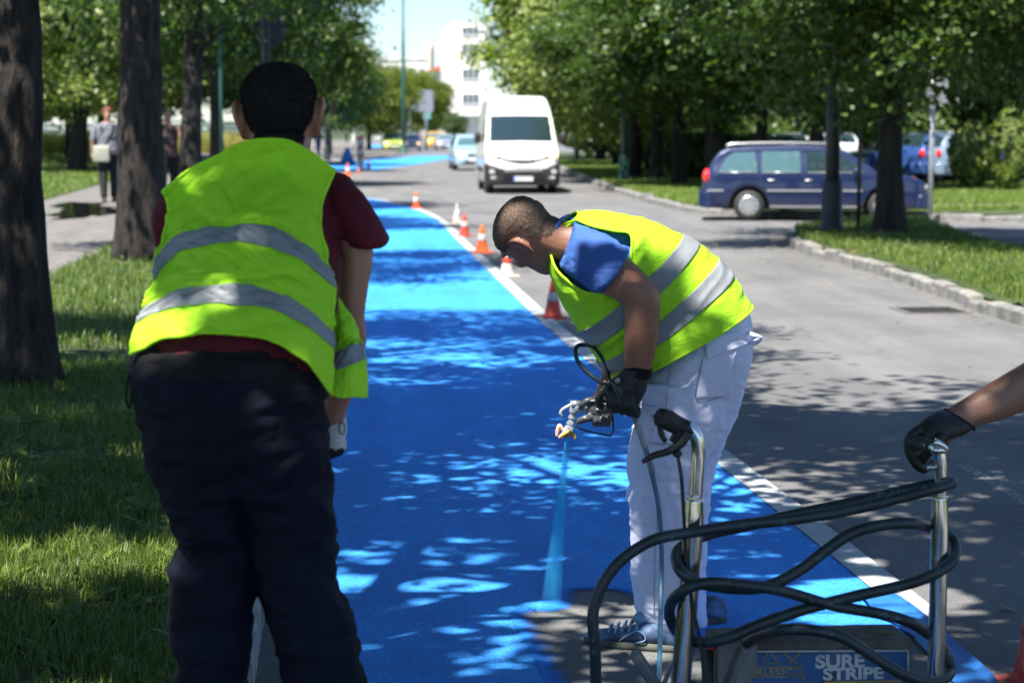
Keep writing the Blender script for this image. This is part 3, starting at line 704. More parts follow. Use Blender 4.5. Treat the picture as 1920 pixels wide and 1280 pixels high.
struct(mk('hills', (lambda V: (V, [(i, i + 1, i + 42, i + 41) for i in range(40)] + [(i + 41, i + 42, i + 83, i + 82) for i in range(40)]))(np.vstack([np.c_[np.linspace(-700, 900, 41), np.full(41, 1500), np.full(41, -5)], np.c_[np.linspace(-700, 900, 41), np.full(41, 1700), 10 + 8 * fbm(np.c_[np.linspace(0, 9, 41), np.zeros(41), np.zeros(41)], 4)], np.c_[np.linspace(-700, 900, 41), np.full(41, 2300), 25 + 14 * fbm(np.c_[np.linspace(0, 9, 41), np.ones(41), np.zeros(41)], 8)]])), noisy('hill_green', (.03, .055, .04), (.05, .08, .06), .01, .9, 0)))

# ------------------------------------------------------------ vehicles
def body_loft(st, hw, axis='y', top=.10, n=11, xc=None):
    """st: rows (pos, zbottom, ztop, width factor); the cross section narrows with height by hw(z)"""
    rings = []
    for p, zb, zt, wf in st:
        r = min(top, (zt - zb) * .4); pts = []
        zs = np.r_[zb, np.linspace(zb + .02, zt - r, n)]
        side = [(hw(z) * wf * (.96 if z == zb else 1), z) for z in zs]
        w1 = side[-1][0]
        for a in np.linspace(0, math.pi / 2, 6)[1:]: side.append((w1 - r * 1.3 * (1 - math.cos(a)), zt - r + r * math.sin(a)))
        we = side[-1][0]
        for k in (.66, .33): side.append((we * k, zt + .012 * (1 - k)))
        half = side
        ring = [(x, z) for x, z in half] + [(0, zt + .015)] + [(-x, z) for x, z in half[::-1]]
        rings.append([(x, p, z) if axis == 'y' else (p, x, z) for x, z in ring])
    return loft(rings)
def wheel(parent, c, r, w, axis, cap='hub', hub=None, holes=0):
    prof = [(r * .55, -w / 2), (r * .93, -w / 2), (r, -w / 2 + .03), (r, w / 2 - .03), (r * .93, w / 2), (r * .55, w / 2)]
    V, F = lathe(prof, 28)
    A = np.array([[0, 0, 1], [1, 0, 0], [0, 1, 0]]) if axis == 'x' else np.array([[1, 0, 0], [0, 0, -1], [0, 1, 0]])
    ty = mk('wheel', xf((V, F), A, c), M['rubber'], parent, local=True)
    hubm = hub or M['hubcap']
    hs = [lathe([(r * .02, w * .5 + .012), (r * .2, w * .5 + .02), (r * .5, w * .5 + .004), (r * .64, w * .5 + .010), (r * .68, w * .5 - .02), (r * .68, -w * .5 + .02), (r * .64, -w * .5 - .010), (r * .5, -w * .5 - .004), (r * .2, -w * .5 - .02), (r * .02, -w * .5 - .012)], 28)]
    k = mk('hubcap', xf(join(hs), A, (0, 0, 0)), hubm, ty, local=True)
    k.location = tuple(np.array(c) * 1.0) if False else (0, 0, 0)
    for v in k.data.vertices: v.co += Vector(c)
    if not holes: return ty
    for i in range(9):
        a = i * 2 * math.pi / 9
        for sgn in (holes,): mk('vent_hole', xf(cyl((r * .46 * math.cos(a), r * .46 * math.sin(a), sgn * (w * .5 - .01)), (r * .46 * math.cos(a), r * .46 * math.sin(a), sgn * (w * .5 + .012)), r * .062, seg=10), A, c), M['rubber'], ty, local=True)
    return ty
M['hubcap'] = mat('silver_hubcap', (.45, .46, .47), .3, .7)
M['white_paint'] = mat('white_car_paint', (.78, .79, .78), .3, 0, Coat_Weight=.6)
M['black_plastic'] = noisy('black_plastic', (.010, .011, .012), (.02, .021, .022), 20, .5, .05, .001)
M['head_glass'] = mat('headlamp_lens', (.55, .55, .53), .1, .3)
M['lamp_on'] = mat('lit_headlamp', (.9, .7, .45), .2); bsdf(M['lamp_on']).inputs['Emission Color'].default_value = (1, .55, .20, 1); bsdf(M['lamp_on']).inputs['Emission Strength'].default_value = 1.6
M['tail'] = mat('tail_lamp', (.75, .02, .015), .2, 0, Coat_Weight=1)
M['plate'] = mat('number_plate', (.62, .63, .66), .5)
M['plate_blue'] = mat('plate_blue', (.02, .06, .35), .5)
M['seat'] = mat('dark_seat', (.02, .02, .022), .8)

# the white van
vt = thing('delivery_van', 'white high roofed delivery van with black bumper driving towards the camera', 'van', (5.12, 53.3, 0))
hwv = lambda z: float(np.interp(z, [.2, .6, 1.1, 1.45, 2.05, 2.68], [.96, 1.0, 1.0, .97, .90, .78]))
hv = lambda yy: float(np.interp(yy, [0, .03, .1, .3, .62, 1.26, 1.5, 1.95, 2.4, 5.8, 5.95], [.82, .95, 1.06, 1.22, 1.40, 2.04, 2.30, 2.58, 2.64, 2.62, 2.5]))
def arch(p, c, r, zc, lo):
    v = lo
    for q in c:
        d = abs(p - q)
        if d < r: v = max(v, zc + math.sqrt(r * r - d * d))
    return v
ys = np.unique(np.r_[0, .015, .03, .06, .1, .2, .3, .45, .62, np.linspace(.62, 1.3, 9), 1.5, 1.7, 1.95, 2.2, 2.4, np.linspace(2.5, 5.8, 26), 5.9, 5.95, np.linspace(.5, 1.3, 17), np.linspace(4.1, 5.0, 17)])
st = [(y, arch(y, (.88, 4.55), .42, .34, .26 if y > .05 else .30), hv(y), float(np.interp(y, [0, .03, .12, .3, 5.7, 5.95], [.86, .93, .97, 1, 1, .93]))) for y in ys]
mk('body', body_loft(st, hwv, 'y', .12), M['white_paint'], vt, local=True)
def slope(x1, x2, ya, yb, off, inset=(0, 0), n=8):   # a panel lying on the front slope
    rows = []
    for k in np.linspace(0, 1, n):
        y = ya + (yb - ya) * k; z = hv(y)
        w = x1 + (x2 - x1) * k
        rows.append([(-w, y + .0, z - .045 + off), (-w * .93, y - off * .6, z + off), (0, y - off * .6, z + .012 + off), (w * .93, y - off * .6, z + off), (w, y, z - .045 + off)])
    return loft(rows, closed=False, caps=False)
mk('windscreen_seal', slope(.90, .84, .60, 1.30, .010), M['black_plastic'], vt, local=True)
mk('windscreen', slope(.86, .80, .63, 1.26, .022), M['glass'], vt, local=True)
mk('front_bumper', body_loft([(-.10, .30, .66, .74), (-.07, .24, .74, .88), (-.02, .22, .80, .955), (.10, .22, .82, 1.005), (.42, .24, .80, 1.012)], lambda z: 1.0, 'y', .05), M['black_plastic'], vt, local=True)
mk('bumper_panel', body_loft([(-.10, .60, .86, .50), (-.085, .58, .90, .66), (-.03, .66, .92, .88), (.1, .72, .92, 1.0)], lambda z: 1.0, 'y', .06), M['white_paint'], vt, local=True)
mk('lower_grille', join([box((0, -.112, .50), (1.10, .03, .18))] + [box((0, -.13, .43 + .045 * k), (1.06, .02, .012)) for k in range(4)]), M['rubber'], vt, local=True, smooth=False)
sm = [(-.80, 1.03), (-.62, .95), (-.40, .885), (0, .865), (.40, .885), (.62, .95), (.80, 1.03)]
mk('grille_strip', tube([(x, -.085 + .08 * (abs(x) / .8) ** 2, z) for x, z in sm], .048, 8, 24), M['rubber'], vt, local=True)
for s in (-1, 1):
    mk('headlight', ell((s * .80, -.01, 1.03), (.14, .10, .085), 16), M['lamp_on'], vt, local=True)
    mk('fog_lamp_housing', join([box((s * .78, -.075, .60), (.24, .04, .11)), box((s * .76, -.08, .44), (.20, .04, .07))]), M['head_glass'], vt, local=True, smooth=False)
    mi = mk('side_mirror', ell((s * 1.17, .78, 1.50), (.10, .07, .17), 14), M['black_plastic'], vt, local=True)
    mk('mirror_arm', join([cyl((s * .95, .80, 1.42), (s * 1.13, .78, 1.44), .022), cyl((s * .95, .80, 1.55), (s * 1.13, .78, 1.54), .018)]), M['black_plastic'], mi, local=True)
    for yy in (.88, 4.55): wheel(vt, (s * .86, yy, .33), .33, .22, 'x', hub=M['hubcap'])
    mk('side_window', ((np.array([(s * (hwv(z) + .006), y, z) for y, z in ((1.05, 1.42), (1.95, 1.42), (1.95, 1.98), (1.42, 1.98))])), [(0, 1, 2, 3)]), M['glass'], vt, local=True, smooth=False)
    mk('rub_strip', box((s * 1.0, 3.0, .62), (.03, 3.2, .12)), M['black_plastic'], vt, local=True, smooth=False)
mk('bonnet_lettering', xf(text_shape('IVECO', .15, .004, 1.5), UPY @ rotz(0), (0, .02, 1.0)), M['rubber'], vt, local=True, smooth=False)
pl = mk('number_plate', box((0, -.13, .415), (.54, .02, .13)), M['plate'], vt, local=True, smooth=False)
mk('plate_band', box((-.25, -.143, .415), (.05, .008, .13)), M['plate_blue'], pl, local=True, smooth=False)
mk('wiper', join([tube([(.1, .60, 1.42), (.40, .60, 1.415), (.72, .66, 1.47)], .012, 6), tube([(-.55, .60, 1.42), (-.2, .60, 1.415), (.1, .64, 1.45)], .012, 6)]), M['rubber'], vt, local=True)
vt.rotation_euler = (0, 0, R(-1.5))

# estate cars and hatchbacks from one builder, nose towards +x
def make_car(name, label, cat, loc, rz, paint, scale=1.0, group=None, estate=True, lights=False, detail=True):
    t = thing(name, label, cat, loc, rz, group); t.scale = (scale,) * 3
    pm = mat(name + '_paint', paint, .28, .25, Coat_Weight=.8)
    hw = lambda z: float(np.interp(z, [.2, .32, .55, .86, .95, 1.47], [.80, .85, .872, .862, .83, .62]))
    if estate: tp = [(-2.2, .62), (-2.17, .80), (-2.08, .98), (-1.98, 1.18), (-1.86, 1.34), (-1.72, 1.42), (-1.3, 1.455), (-.4, 1.475), (.1, 1.46), (.42, 1.42), (.62, 1.34), (1.12, 1.0), (1.2, .965), (1.7, .90), (2.0, .82), (2.14, .74), (2.2, .58)]
    else: tp = [(-2.0, .60), (-1.97, .85), (-1.86, 1.05), (-1.66, 1.30), (-1.4, 1.42), (-.6, 1.47), (.1, 1.455), (.42, 1.40), (.62, 1.32), (1.12, .99), (1.2, .955), (1.7, .88), (2.0, .80), (2.14, .72), (2.2, .56)]
    zt = lambda x: float(np.interp(x, [p[0] for p in tp], [p[1] for p in tp])); xr = tp[0][0]
    xs = np.unique(np.round(np.r_[np.linspace(xr, 2.2, 56), [p[0] for p in tp], np.linspace(-1.72, -.88, 19), np.linspace(.9, 1.74, 19), xr + .02, 2.18], 3))
    st = []
    for x in xs:
        zb = arch(x, (-1.28 if estate else -1.15, 1.32), .375, .30, .25)
        wf = float(np.interp(x, [xr, xr + .05, xr + .25, 1.7, 2.05, 2.16, 2.2], [.86, .93, 1, 1, .93, .82, .68]))
        st.append((x, zb, zt(x), wf))
    b = mk('body', body_loft(st, hw, 'x', .07), pm, t, local=True)
    rw = -1.28 if estate else -1.15
    for s in (-1, 1):
        for x in (rw, 1.32): wheel(t, (x, s * .77, .30), .30, .19, 'y', holes=1 if (detail and s < 0) else 0)
    def patch(pts, s, off):
        return np.array([(x, s * (hw(z) + off), z) for x, z in pts]), [tuple(range(len(pts)))]
    trim = mat('chrome_trim', (.5, .5, .52), .25, .6)
    if estate: W = [[(-1.88, .97), (-1.72, 1.24), (-1.60, 1.33), (-1.18, 1.355), (-1.12, .96)], [(-1.04, .955), (-1.04, 1.362), (-.30, 1.368), (-.28, .95)], [(-.16, .95), (-.16, 1.368), (.26, 1.35), (.50, 1.27), (.92, .99), (.92, .96)]]
    else: W = [[(-1.5, .98), (-1.32, 1.28), (-1.04, 1.34), (-.30, 1.365), (-.28, .95)], [(-.16, .95), (-.16, 1.365), (.26, 1.345), (.50, 1.26), (.92, .99), (.92, .96)]]
    for s in (-1, 1):
        for w in W:
            o = mk('side_window', patch(w, s, .004), M['glass_tint'] if w is not W[-1] else M['glass'], t, local=True, smooth=False)
            lo = [p for p in w if p[1] < 1.0]
            mk('window_trim', join([tube([(lo[0][0], s * (hw(.945) + .008), .95), (lo[-1][0], s * (hw(.945) + .008), .95)], .010, 6)]), trim, o, local=True)
        if detail:
            for xx_, ll_ in ((-.40, 1.08 if estate else .9), (-1.93 if estate else -1.75, .30), (.55, .72)): mk('rub_strip', box((xx_, s * .877, .60), (ll_, .02, .035)), trim, t, local=True, smooth=False)
            mk('sill_trim', box((0, s * .862, .285), (1.75, .02, .03)), trim, t, local=True, smooth=False)
            for x0, x1 in ((-.92, -.22), (-.20, .80)):
                dr = mk('door_gap', tube([(x1 + .0, s * (hw(.9) + .002), .92), (x1 + .01, s * (hw(.6) + .002), .6), (x1, s * (hw(.34) + .002), .32)], .007, 4), M['rubber'], t, local=True)
                mk('door_handle', ell((x0 + .07, s * .872, .80), (.085, .022, .02), 10), trim, t, local=True)
            mk('door_gap', tube([(-1.08, s * (hw(.9) + .002), .92), (-1.02, s * (hw(.7) + .002), .72), (-.9, s * (hw(.55) + .002), .55)], .007, 4), M['rubber'], t, local=True)
        mk('side_mirror', ell((.78, s * .97, .98), (.07, .09, .06), 12), pm, t, local=True)
        hl = mk('headlight', ell((2.10, s * .58, .66), (.10, .18, .085), 14), M['lamp_on'] if lights else M['head_glass'], t, local=True)
        mk('tail_light', ell((xr + .09, s * .745, .86), (.085, .108, .14), 14), M['tail'], t, local=True)
    # glass of windscreen and tailgate lies on the sloping roofline
    def xslope(xa, xb, wa, wb, off, n=6):
        rows = []
        for k in np.linspace(0, 1, n):
            x = xa + (xb - xa) * k; z = zt(x); w = wa + (wb - wa) * k
            rows.append([(x, -w, z - .035 + off), (x, -w * .9, z + off), (x, 0, z + .016 + off), (x, w * .9, z + off), (x, w, z - .035 + off)])
        return loft(rows, closed=False, caps=False)
    mk('windscreen', xslope(1.10, .62, .76, .60, .008), M['glass_tint'], t, local=True)
    mk('rear_window', xslope(xr + .16, xr + (.40 if estate else .62), .70, .58, .010), M['glass'], t, local=True)
    mk('front_bumper', body_loft([(1.96, .26, .52, .97), (2.14, .24, .54, .90), (2.22, .25, .53, .78), (2.26, .28, .50, .62)], lambda z: .875, 'x', .05), pm, t, local=True)
    mk('rear_bumper', body_loft([(xr - .07, .30, .58, .84), (xr - .03, .26, .60, .92), (xr + .1, .25, .61, 1.0), (xr + .3, .25, .60, 1.005)], lambda z: .875, 'x', .05), pm, t, local=True)
    mk('grille', join([box((2.20, 0, .64), (.05, .62, .10)), box((2.245, 0, .36), (.03, .80, .10))]), M['rubber'], t, local=True, smooth=False)
    mk('number_plate', box((2.268, 0, .44), (.015, .50, .11)), M['plate'], t, local=True, smooth=False)
    if estate: 
        for s in (-1, 1): mk('roof_rail', tube([(-1.72, s * .56, 1.43), (-1.6, s * .57, 1.50), (-.6, s * .585, 1.525), (.2, s * .57, 1.505), (.32, s * .56, 1.46)], .018, 8, 24), trim, t, local=True)
    for xx_ in (rw, 1.32): mk('wheel_well', box((xx_, 0, .46), (.74, 1.34, .36)), M['rubber'], t, local=True, smooth=False)
    mk('underbody', box((0, 0, .30), (3.6, 1.3, .16)), M['rubber'], t, local=True, smooth=False)
    return t
M['glass_tint'] = mat('tinted_car_glass', (.06, .12, .14), .05, 0, Specular_IOR_Level=1.0, Coat_Weight=1)
q = G(1525, 414)
make_car('estate_car', 'dark blue estate car with roof rails crossing behind the grass island', 'car', (q[0] + .12, q[1] + .55, 0), R(-11), (.010, .020, .070), .95)
gf = 'cars far down the street'
def fc(px, Y, lb, col, z=0, estate=False, lights=True, name='small_car', face=-90, sc=1.0):
    return make_car(name, lb, 'car', ((px - 620) / ppm(Y), Y, z), R(face), col, sc, gf, estate, lights, False)
fc(737, 168, 'yellow green small car with bright headlights left of the tall green pole', (.38, .48, .10), sc=1.1)
fc(769, 178, 'white car with lights on just right of the tall green pole', (.6, .64, .7))
fc(832, 186, 'silver grey car beside the yellow van', (.30, .34, .40))
fc(882, 88, 'pale blue car half hidden behind the white van', (.35, .50, .60), sc=1.05)
fc(868, 140, 'small blue car behind the pale blue one', (.05, .18, .55), name='small_car', lights=False)
yv = make_car('yellow_van', 'yellow van beyond the two cyclists', 'van', ((814 - 620) / ppm(198), 198, 0), R(-90), (.75, .42, .02), 1.15, gf, False, True, False)
gpk = 'cars parked behind the bushes'
for px, py, rz, lb, c, e in ((1765, 341, 35, 'bright blue parked car left of the two bushes', (.03, .08, .25), False), (1700, 338, 200, 'dark blue parked car behind the leaning branch', (.03, .08, .30), False),
                             (1856, 342, 10, 'silver blue parked car between the two bushes', (.22, .30, .40), True), (1965, 343, 170, 'blue car with a red tail light at the right edge', (.04, .10, .36), True),
                             (1478, 318, 80, 'white parked car seen over the roof of the estate car', (.7, .72, .75), False), (1400, 316, 95, 'pale parked car beyond the trees over the estate roof', (.5, .55, .6), False),
                             (1560, 318, 85, 'light parked car behind the dark lamp post', (.6, .66, .7), False)):
    q = G(px, py, .13); make_car('parked_car', lb, 'car', (q[0], q[1], .136), R(rz), c, 1, gpk, e, False, False)

# ------------------------------------------------------------ street furniture
def post(name, label, cat, px, py, z, h, r0, r1, m, group=None, base=True, parts=None):
    q = G(px, py, z); t = thing(name, label, cat, (q[0], q[1], z), 0, group)
    mk('pole', lathe([(r0, 0), (r0 * .98, h * .3), (r1, h)], 16), m, t, local=True)
    if base: mk('base', lathe([(r0 * 2.0, 0), (r0 * 2.0, .06), (r0 * 1.5, .14), (r0 * 1.45, .7), (r0 * 1.02, .8)], 16), m, t, local=True)
    return t
def lamp_head(t, h, m, arm=1.2, s=1):
    mk('lamp_arm', tube([(0, 0, h - .1), (s * arm * .3, 0, h + .3), (s * arm, 0, h + .45)], .04, 8, 12), m, t, local=True)
    mk('lamp_head', ell((s * (arm + .25), 0, h + .42), (.34, .12, .08), 14), M['galv'], t, local=True)
t = post('street_lamp', 'very tall green pole rising through the gap of sky', 'street lamp', 757, 287, 0, 13.5, .16, .10, M['green_metal']); lamp_head(t, 13.5, M['green_metal'])
t = post('street_lamp', 'green lamp post on the right verge among the linden trunks', 'street lamp', 1170, 338, .14, 8, .115, .08, M['green_metal']); lamp_head(t, 8, M['green_metal'], s=-1)
t = post('street_lamp', 'thin dark green post further up the right verge by the van', 'street lamp', 1081, 302, .14, 7, .10, .07, M['green_metal'])
lamp_head(t, 7, M['green_metal'], s=-1)
t = post('street_lamp', 'thick dark green lamp post on the grass island left of its linden', 'street lamp', 1559, 436, .18, 7.5, .105, .095, M['dark_metal']); lamp_head(t, 7.5, M['dark_metal'], s=-1)
mk('sticker', box((-.0, -.112, 2.05), (.09, .01, .06)), M['galv'], t, local=True, smooth=False)
t = post('sign_post', 'thin grey pole between the lamp post and the linden on the island', 'sign', 1609, 430, .18, 3.2, .028, .028, M['dark_metal'], base=False)
mk('sign_plate', box((0, .02, 3.3), (.5, .02, .6)), M['galv'], t, local=True, smooth=False)
t = post('sign_post', 'galvanised signpost with two narrow plates on the sunny grass', 'sign', 1744, 404, .135, 3.55, .045, .045, M['galv'], base=False)
mk('sign_plate', box((.10, .0, 2.35), (.09, .6, .62), R(8)), M['galv'], t, local=True, smooth=False)
mk('sign_plate', box((-.05, -.05, 2.15), (.06, .5, .42), R(-6)), M['galv'], t, local=True, smooth=False)
t = post('street_lamp', 'dark lamp post behind the head of the worker seen from behind', 'street lamp', 503, 397, .2, 8, .085, .075, M['dark_metal']); lamp_head(t, 8, M['dark_metal'])
tr = thing('road_sign', 'round road sign seen from its grey back, fixed to the dark lamp post', 'sign', (G(509, 397, .2)[0] + .02, G(509, 397, .2)[1] + .22, .2))
q = origin(tr); zc = CAMH + (248 - 62) / ppm(q[1])
mk('sign_disc', xf(lathe([(.001, -.012), (.285, -.012), (.30, 0), (.285, .012), (.001, .012)], 40), UPY, (0, 0, zc - .2)), noisy('sign_back', (.025, .028, .03), (.035, .04, .04), 6, .7, 0), tr, local=True)
mk('bracket', box((-.05, -.10, zc - .2), (.10, .22, .04)), M['dark_metal'], tr, local=True, smooth=False)
t = post('street_lamp', 'slim blue green post just right of the fourth linden trunk', 'street lamp', 417, 370, .35, 6, .035, .035, M['green_metal'], base=False)
t = post('sign_post', 'short dark post topped by the bright sapling leaves', 'post', 612, 301, .13, 4.2, .085, .06, M['dark_metal'])
t = post('sign_post', 'white square post beyond the striped board', 'post', 663, 279, .13, 2.6, .11, .11, mat('white_post', (.7, .7, .7), .6), base=False)
def traffic_light(label, px, py, h, z=0, hz=None, Y=None):
    t = post('traffic_light', label, 'traffic light', px, py, z, h, .055, .05, M['dark_metal'], base=False)
    hd = mk('signal_head', box((0, -.06, hz), (.34, .24, 1.05)), M['black_plastic'], t, local=True, smooth=False)
    for k, c in enumerate(((.3, .02, .01), (.35, .2, .01), (.01, .2, .1))):
        mk('lens', ell((0, -.19, hz + .32 - .32 * k), (.11, .03, .11), 14), mat('lens', c, .2), hd, local=True)
        mk('visor', tube([(0, -.18, hz + .36 - .32 * k), (0, -.36, hz + .34 - .32 * k)], .12, 12, caps=False), M['black_plastic'], hd, local=True)
    return t
traffic_light('black traffic light at head height left of the tall green pole', 727, 283, 3.6, 0, 3.1)
traffic_light('traffic light high on a mast right of the tall green pole', 770, 271, 10.2, 0, 9.4)
t = thing('traffic_sign_board', 'pair of large pale direction boards behind the tall green pole', 'sign', (8.2, 185, 0))
mk('board', join([box((-1.0, 0, 4.55), (1.5, .08, 2.0)), box((.55, 0, 4.5), (1.4, .08, 2.0))]), mat('board_back', (.20, .22, .28), .5), t, local=True, smooth=False)
mk('leg', cyl((-.9, .1, 0), (-.9, .1, 5.4), .07), M['galv'], t, local=True); mk('leg', cyl((.6, .1, 0), (.6, .1, 5.4), .07), M['galv'], t, local=True)
t = thing('traffic_sign_board', 'small pale sign above the yellow van', 'sign', (8.55, 190, 0))
mk('board', box((.6, 0, 3.3), (.7, .06, .9)), mat('board_teal', (.12, .30, .30), .5), t, local=True, smooth=False); mk('leg', cyl((.6, .06, 0), (.6, .06, 3.6), .05), M['green_metal'], t, local=True)
# white railing on the left
rt = thing('railing', 'long white railing behind the tall weeds on the left', 'fence', (-14, 84, .8))
rm = mat('railing_white', (.62, .64, .68), .5)
mk('rail', join([box((0, 0, h), (26, .05, .06)) for h in (.25, .5, .75, 1.0, 1.22)]), rm, rt, local=True, smooth=False)
for k in range(14): mk('post', box((-13 + 2 * k, .04, .6), (.09, .07, 1.35)), rm, rt, local=True, smooth=False)
q = np.stack([r.uniform(-24, -2.6, 26000), r.uniform(79, 83.5, 26000), np.full(26000, .8)], 1)
blades('tall_weeds', q, .75, .03, leafmat('straw', (.20, .22, .05), (.42, .40, .12), .4, (.30, .22, .10)), .35, 9)
# striped board, blue cover, cones
sb = G(676, 319); t = thing('warning_board', 'white board with red slanting stripes on a base at the side street', 'traffic sign', (sb[0], sb[1], 0))
mwb = mat('board_white', (.72, .70, .70), .5); mrd = mat('board_red', (.62, .03, .03), .5)
mk('board', box((0, 0, .88), (.30, .05, 1.2)), mwb, t, local=True, smooth=False)
mk('stripe', join([prism([(-.13, .46 + .40 * k), (.13, .60 + .40 * k), (.13, .72 + .40 * k), (-.13, .58 + .40 * k)], 1, -.032, -.022) for k in range(3)]), mrd, t, local=True, smooth=False)
mk('foot', join([box((0, 0, .06), (.42, .7, .12)), box((0, 0, .2), (.2, .06, .2))]), mwb, t, local=True, smooth=False)
q = G(652, 310, 0); t = thing('tarpaulin', 'bright blue pointed cover standing on the paved corner', 'cover', (q[0], q[1], 0))
V, F = lathe([(.46, 0), (.36, .25), (.22, .55), (.10, .82), (.03, .92)], 12); V[:, :2] += .05 * fbm(V * 3, 3)[:, None]
mk('cloth', (V, F), noisy('blue_tarp', (.03, .17, .42), (.04, .22, .50), 6, .5, .3, .02), t, local=True)
def cone_mats():
    o = noisy('cone_orange', (.75, .10, .015), (.85, .14, .02), 8, .5, .05, .001); w = noisy('cone_white', (.62, .62, .60), (.72, .72, .70), 10, .5, 0)
    rd = noisy('cone_red', (.42, .035, .015), (.52, .05, .02), 8, .5, .05, .001); fw = noisy('cone_faded', (.45, .36, .30), (.62, .56, .50), 14, .8, .1, .001)
    rdst = noisy('cone_dusty', (.45, .03, .02), (.55, .16, .12), 14, .8, .2, .001); return o, w, rd, fw, rdst
CO, CW, CRD, CF, CD = cone_mats()
def make_cone(label, px, py, h, mb, mw_, mbase, top=None, z=0, sq=.30, rz=.2):
    q = G(px, py, z); t = thing('traffic_cone', label, 'traffic cone', (q[0], q[1], z), rz, 'traffic cones along the fresh paint')
    k = h / .45; s = sq * k * 1.02
    b = mk('base', box((0, 0, .014 * k), (s, s, .028 * k)), mbase, t, local=True, smooth=False); bevel(b, .012 * k, 3)
    rr = lambda z_: (.107 - .185 * z_) * k if z_ < .45 else .02 * k
    def band(z0, z1, off=0): return lathe([(rr(z) + off, z * k) for z in np.linspace(z0, z1, 5)], 24)
    mk('cone_body', lathe([(rr(.02) * 1.16, .026 * k), (rr(.04), .05 * k)] + [(rr(z), z * k) for z in np.linspace(.06, .44, 6)] + [(.014 * k, .452 * k), (.010 * k, .452 * k)], 24), mb, t, local=True)
    for a, b_ in ((.20, .30),): mk('reflective_band', band(a, b_, .003), mw_, t, local=True)
    if top: mk('collar', band(.36, .44, .003), top, t, local=True)
    return t
make_cone('small orange cone with white band at the bend of the painted lane', 780, 391, .365, CO, CW, CO)
make_cone('faded whitish cone behind the red one beyond the white line', 857, 420, .37, CF, CW, CF)
make_cone('red cone between the faded one and the bright orange one', 871, 443, .355, CRD, CF, CRD)
make_cone('bright orange cone just left of the bent worker\'s head', 904, 474, .385, CO, CW, CO)
make_cone('dusty cone with pale base under the bent worker\'s face', 951, 519, .36, CF, CRD, CF)
make_cone('tall red cone with grey band nearest the bent worker\'s vest', 1037, 597, .35, CRD, mat('cone_grey', (.28, .28, .29), .5), CRD, sq=.24)
make_cone('small orange cone beside the first worker\'s shoulder', 652, 332, .50, CO, CW, CO)
make_cone('little cone in front of the striped board', 672, 325, .28, CRD, CW, CRD)
make_cone('tiny distant cone right of the striped board', 691, 318, .42, CRD, CF, CRD)
make_cone('dusty red cone cut off by the lower right corner', 1950, 1290, .37, CD, CD, CD, rz=.5)
# lopped bushes and a hedge
def bush(label, px, py, w, h, m='g', name='bush', group=None):
    q = G(px, py, .13); t = thing(name, label, 'bush', (q[0], q[1], .13), 0, group)
    rr = np.random.default_rng(int(px)); n = 5200; d = rr.normal(size=(n, 3)); d /= np.linalg.norm(d, axis=1)[:, None]
    p = d * (rr.uniform(.4, 1, n) ** .4)[:, None] * np.array([w / 2, w / 2, h / 2]) + np.array([0, 0, h / 2]); p += .10 * np.stack([fbm(p * 2.5, 3), fbm(p * 2.5, 4), fbm(p * 2.5, 5)], 1)
    nm = d + rr.normal(size=(n, 3)) * .5; nm /= np.linalg.norm(nm, axis=1)[:, None]; a = np.cross(nm, rr.normal(size=(n, 3))); a /= np.linalg.norm(a, axis=1)[:, None]; b = np.cross(nm, a); s = .10 * max(1, w / 2) * rr.uniform(.6, 1.3, n)[:, None]
    V = np.stack([p - a * s * .5, p + b * s * .4, p + a * s * .6, p - b * s * .4], 1).reshape(-1, 3)
    mk('foliage', (V, np.arange(4 * n).reshape(n, 4)), LEAFM[m], t, local=True, smooth=False)
    mk('stem', tube([(0, 0, -.05), (.03, 0, h * .3), (0, .04, h * .7)], .05, 8), M['bark'], t, local=True)
    return t
bush('lopped round bush left of the pair on the sunny grass', 1822, 357, 1.25, 1.85, 'b', group='pair of lopped bushes')
bush('taller lopped bush right of the pair on the sunny grass', 1888, 360, 1.05, 2.1, 'b', group='pair of lopped bushes')
for i, (px, py, w, h, lb) in enumerate(((1120, 284, 7, 2.6, 'tall dark hedge far back beyond the van'), (1240, 290, 8, 2.6, 'tall dark hedge behind the straight trunks'), (1350, 292, 8, 2.8, 'tall dark hedge behind the thick trunk by the estate car'), (1450, 294, 8, 2.8, 'tall dark hedge above the rear doors of the estate car'), (1550, 296, 8, 2.8, 'tall dark hedge behind the dark lamp post'), (1660, 298, 8, 3, 'tall dark hedge behind the island linden'), (1770, 298, 8, 3, 'tall dark hedge behind the signpost'), (1870, 298, 8, 3, 'tall dark hedge at the right edge of the photo'), (1335, 335, 3.5, 1.5, 'dark hedge bush behind the tail of the estate car'), (1400, 325, 4, 1.4, 'low dark bush left behind the estate car roof'), (1480, 322, 4, 1.3, 'low dark bush in deep shade behind the estate car roof'), (1250, 310, 3, 1.2, 'low bush between two linden trunks'), (1165, 292, 3, 1.4, 'bush far back between the trunks near the van'))):
    bush(lb, px, py, w, h, 'g', group='bushes in the shade of the park')
q = G(1745, 583); t = thing('drain_cover', 'rusty drain cover set in the sunlit road by the island kerb', 'drain cover', (q[0], q[1], .004))
mk('frame', box((0, 0, .0), (.62, .62, .012)), noisy('rust', (.09, .08, .075), (.14, .125, .115), 12, .8, .2, .002), t, local=True, smooth=False)
mk('bars', join([box((0, -.24 + .06 * k, .008), (.5, .03, .008)) for k in range(9)]), M['rubber'], t, local=True, smooth=False)
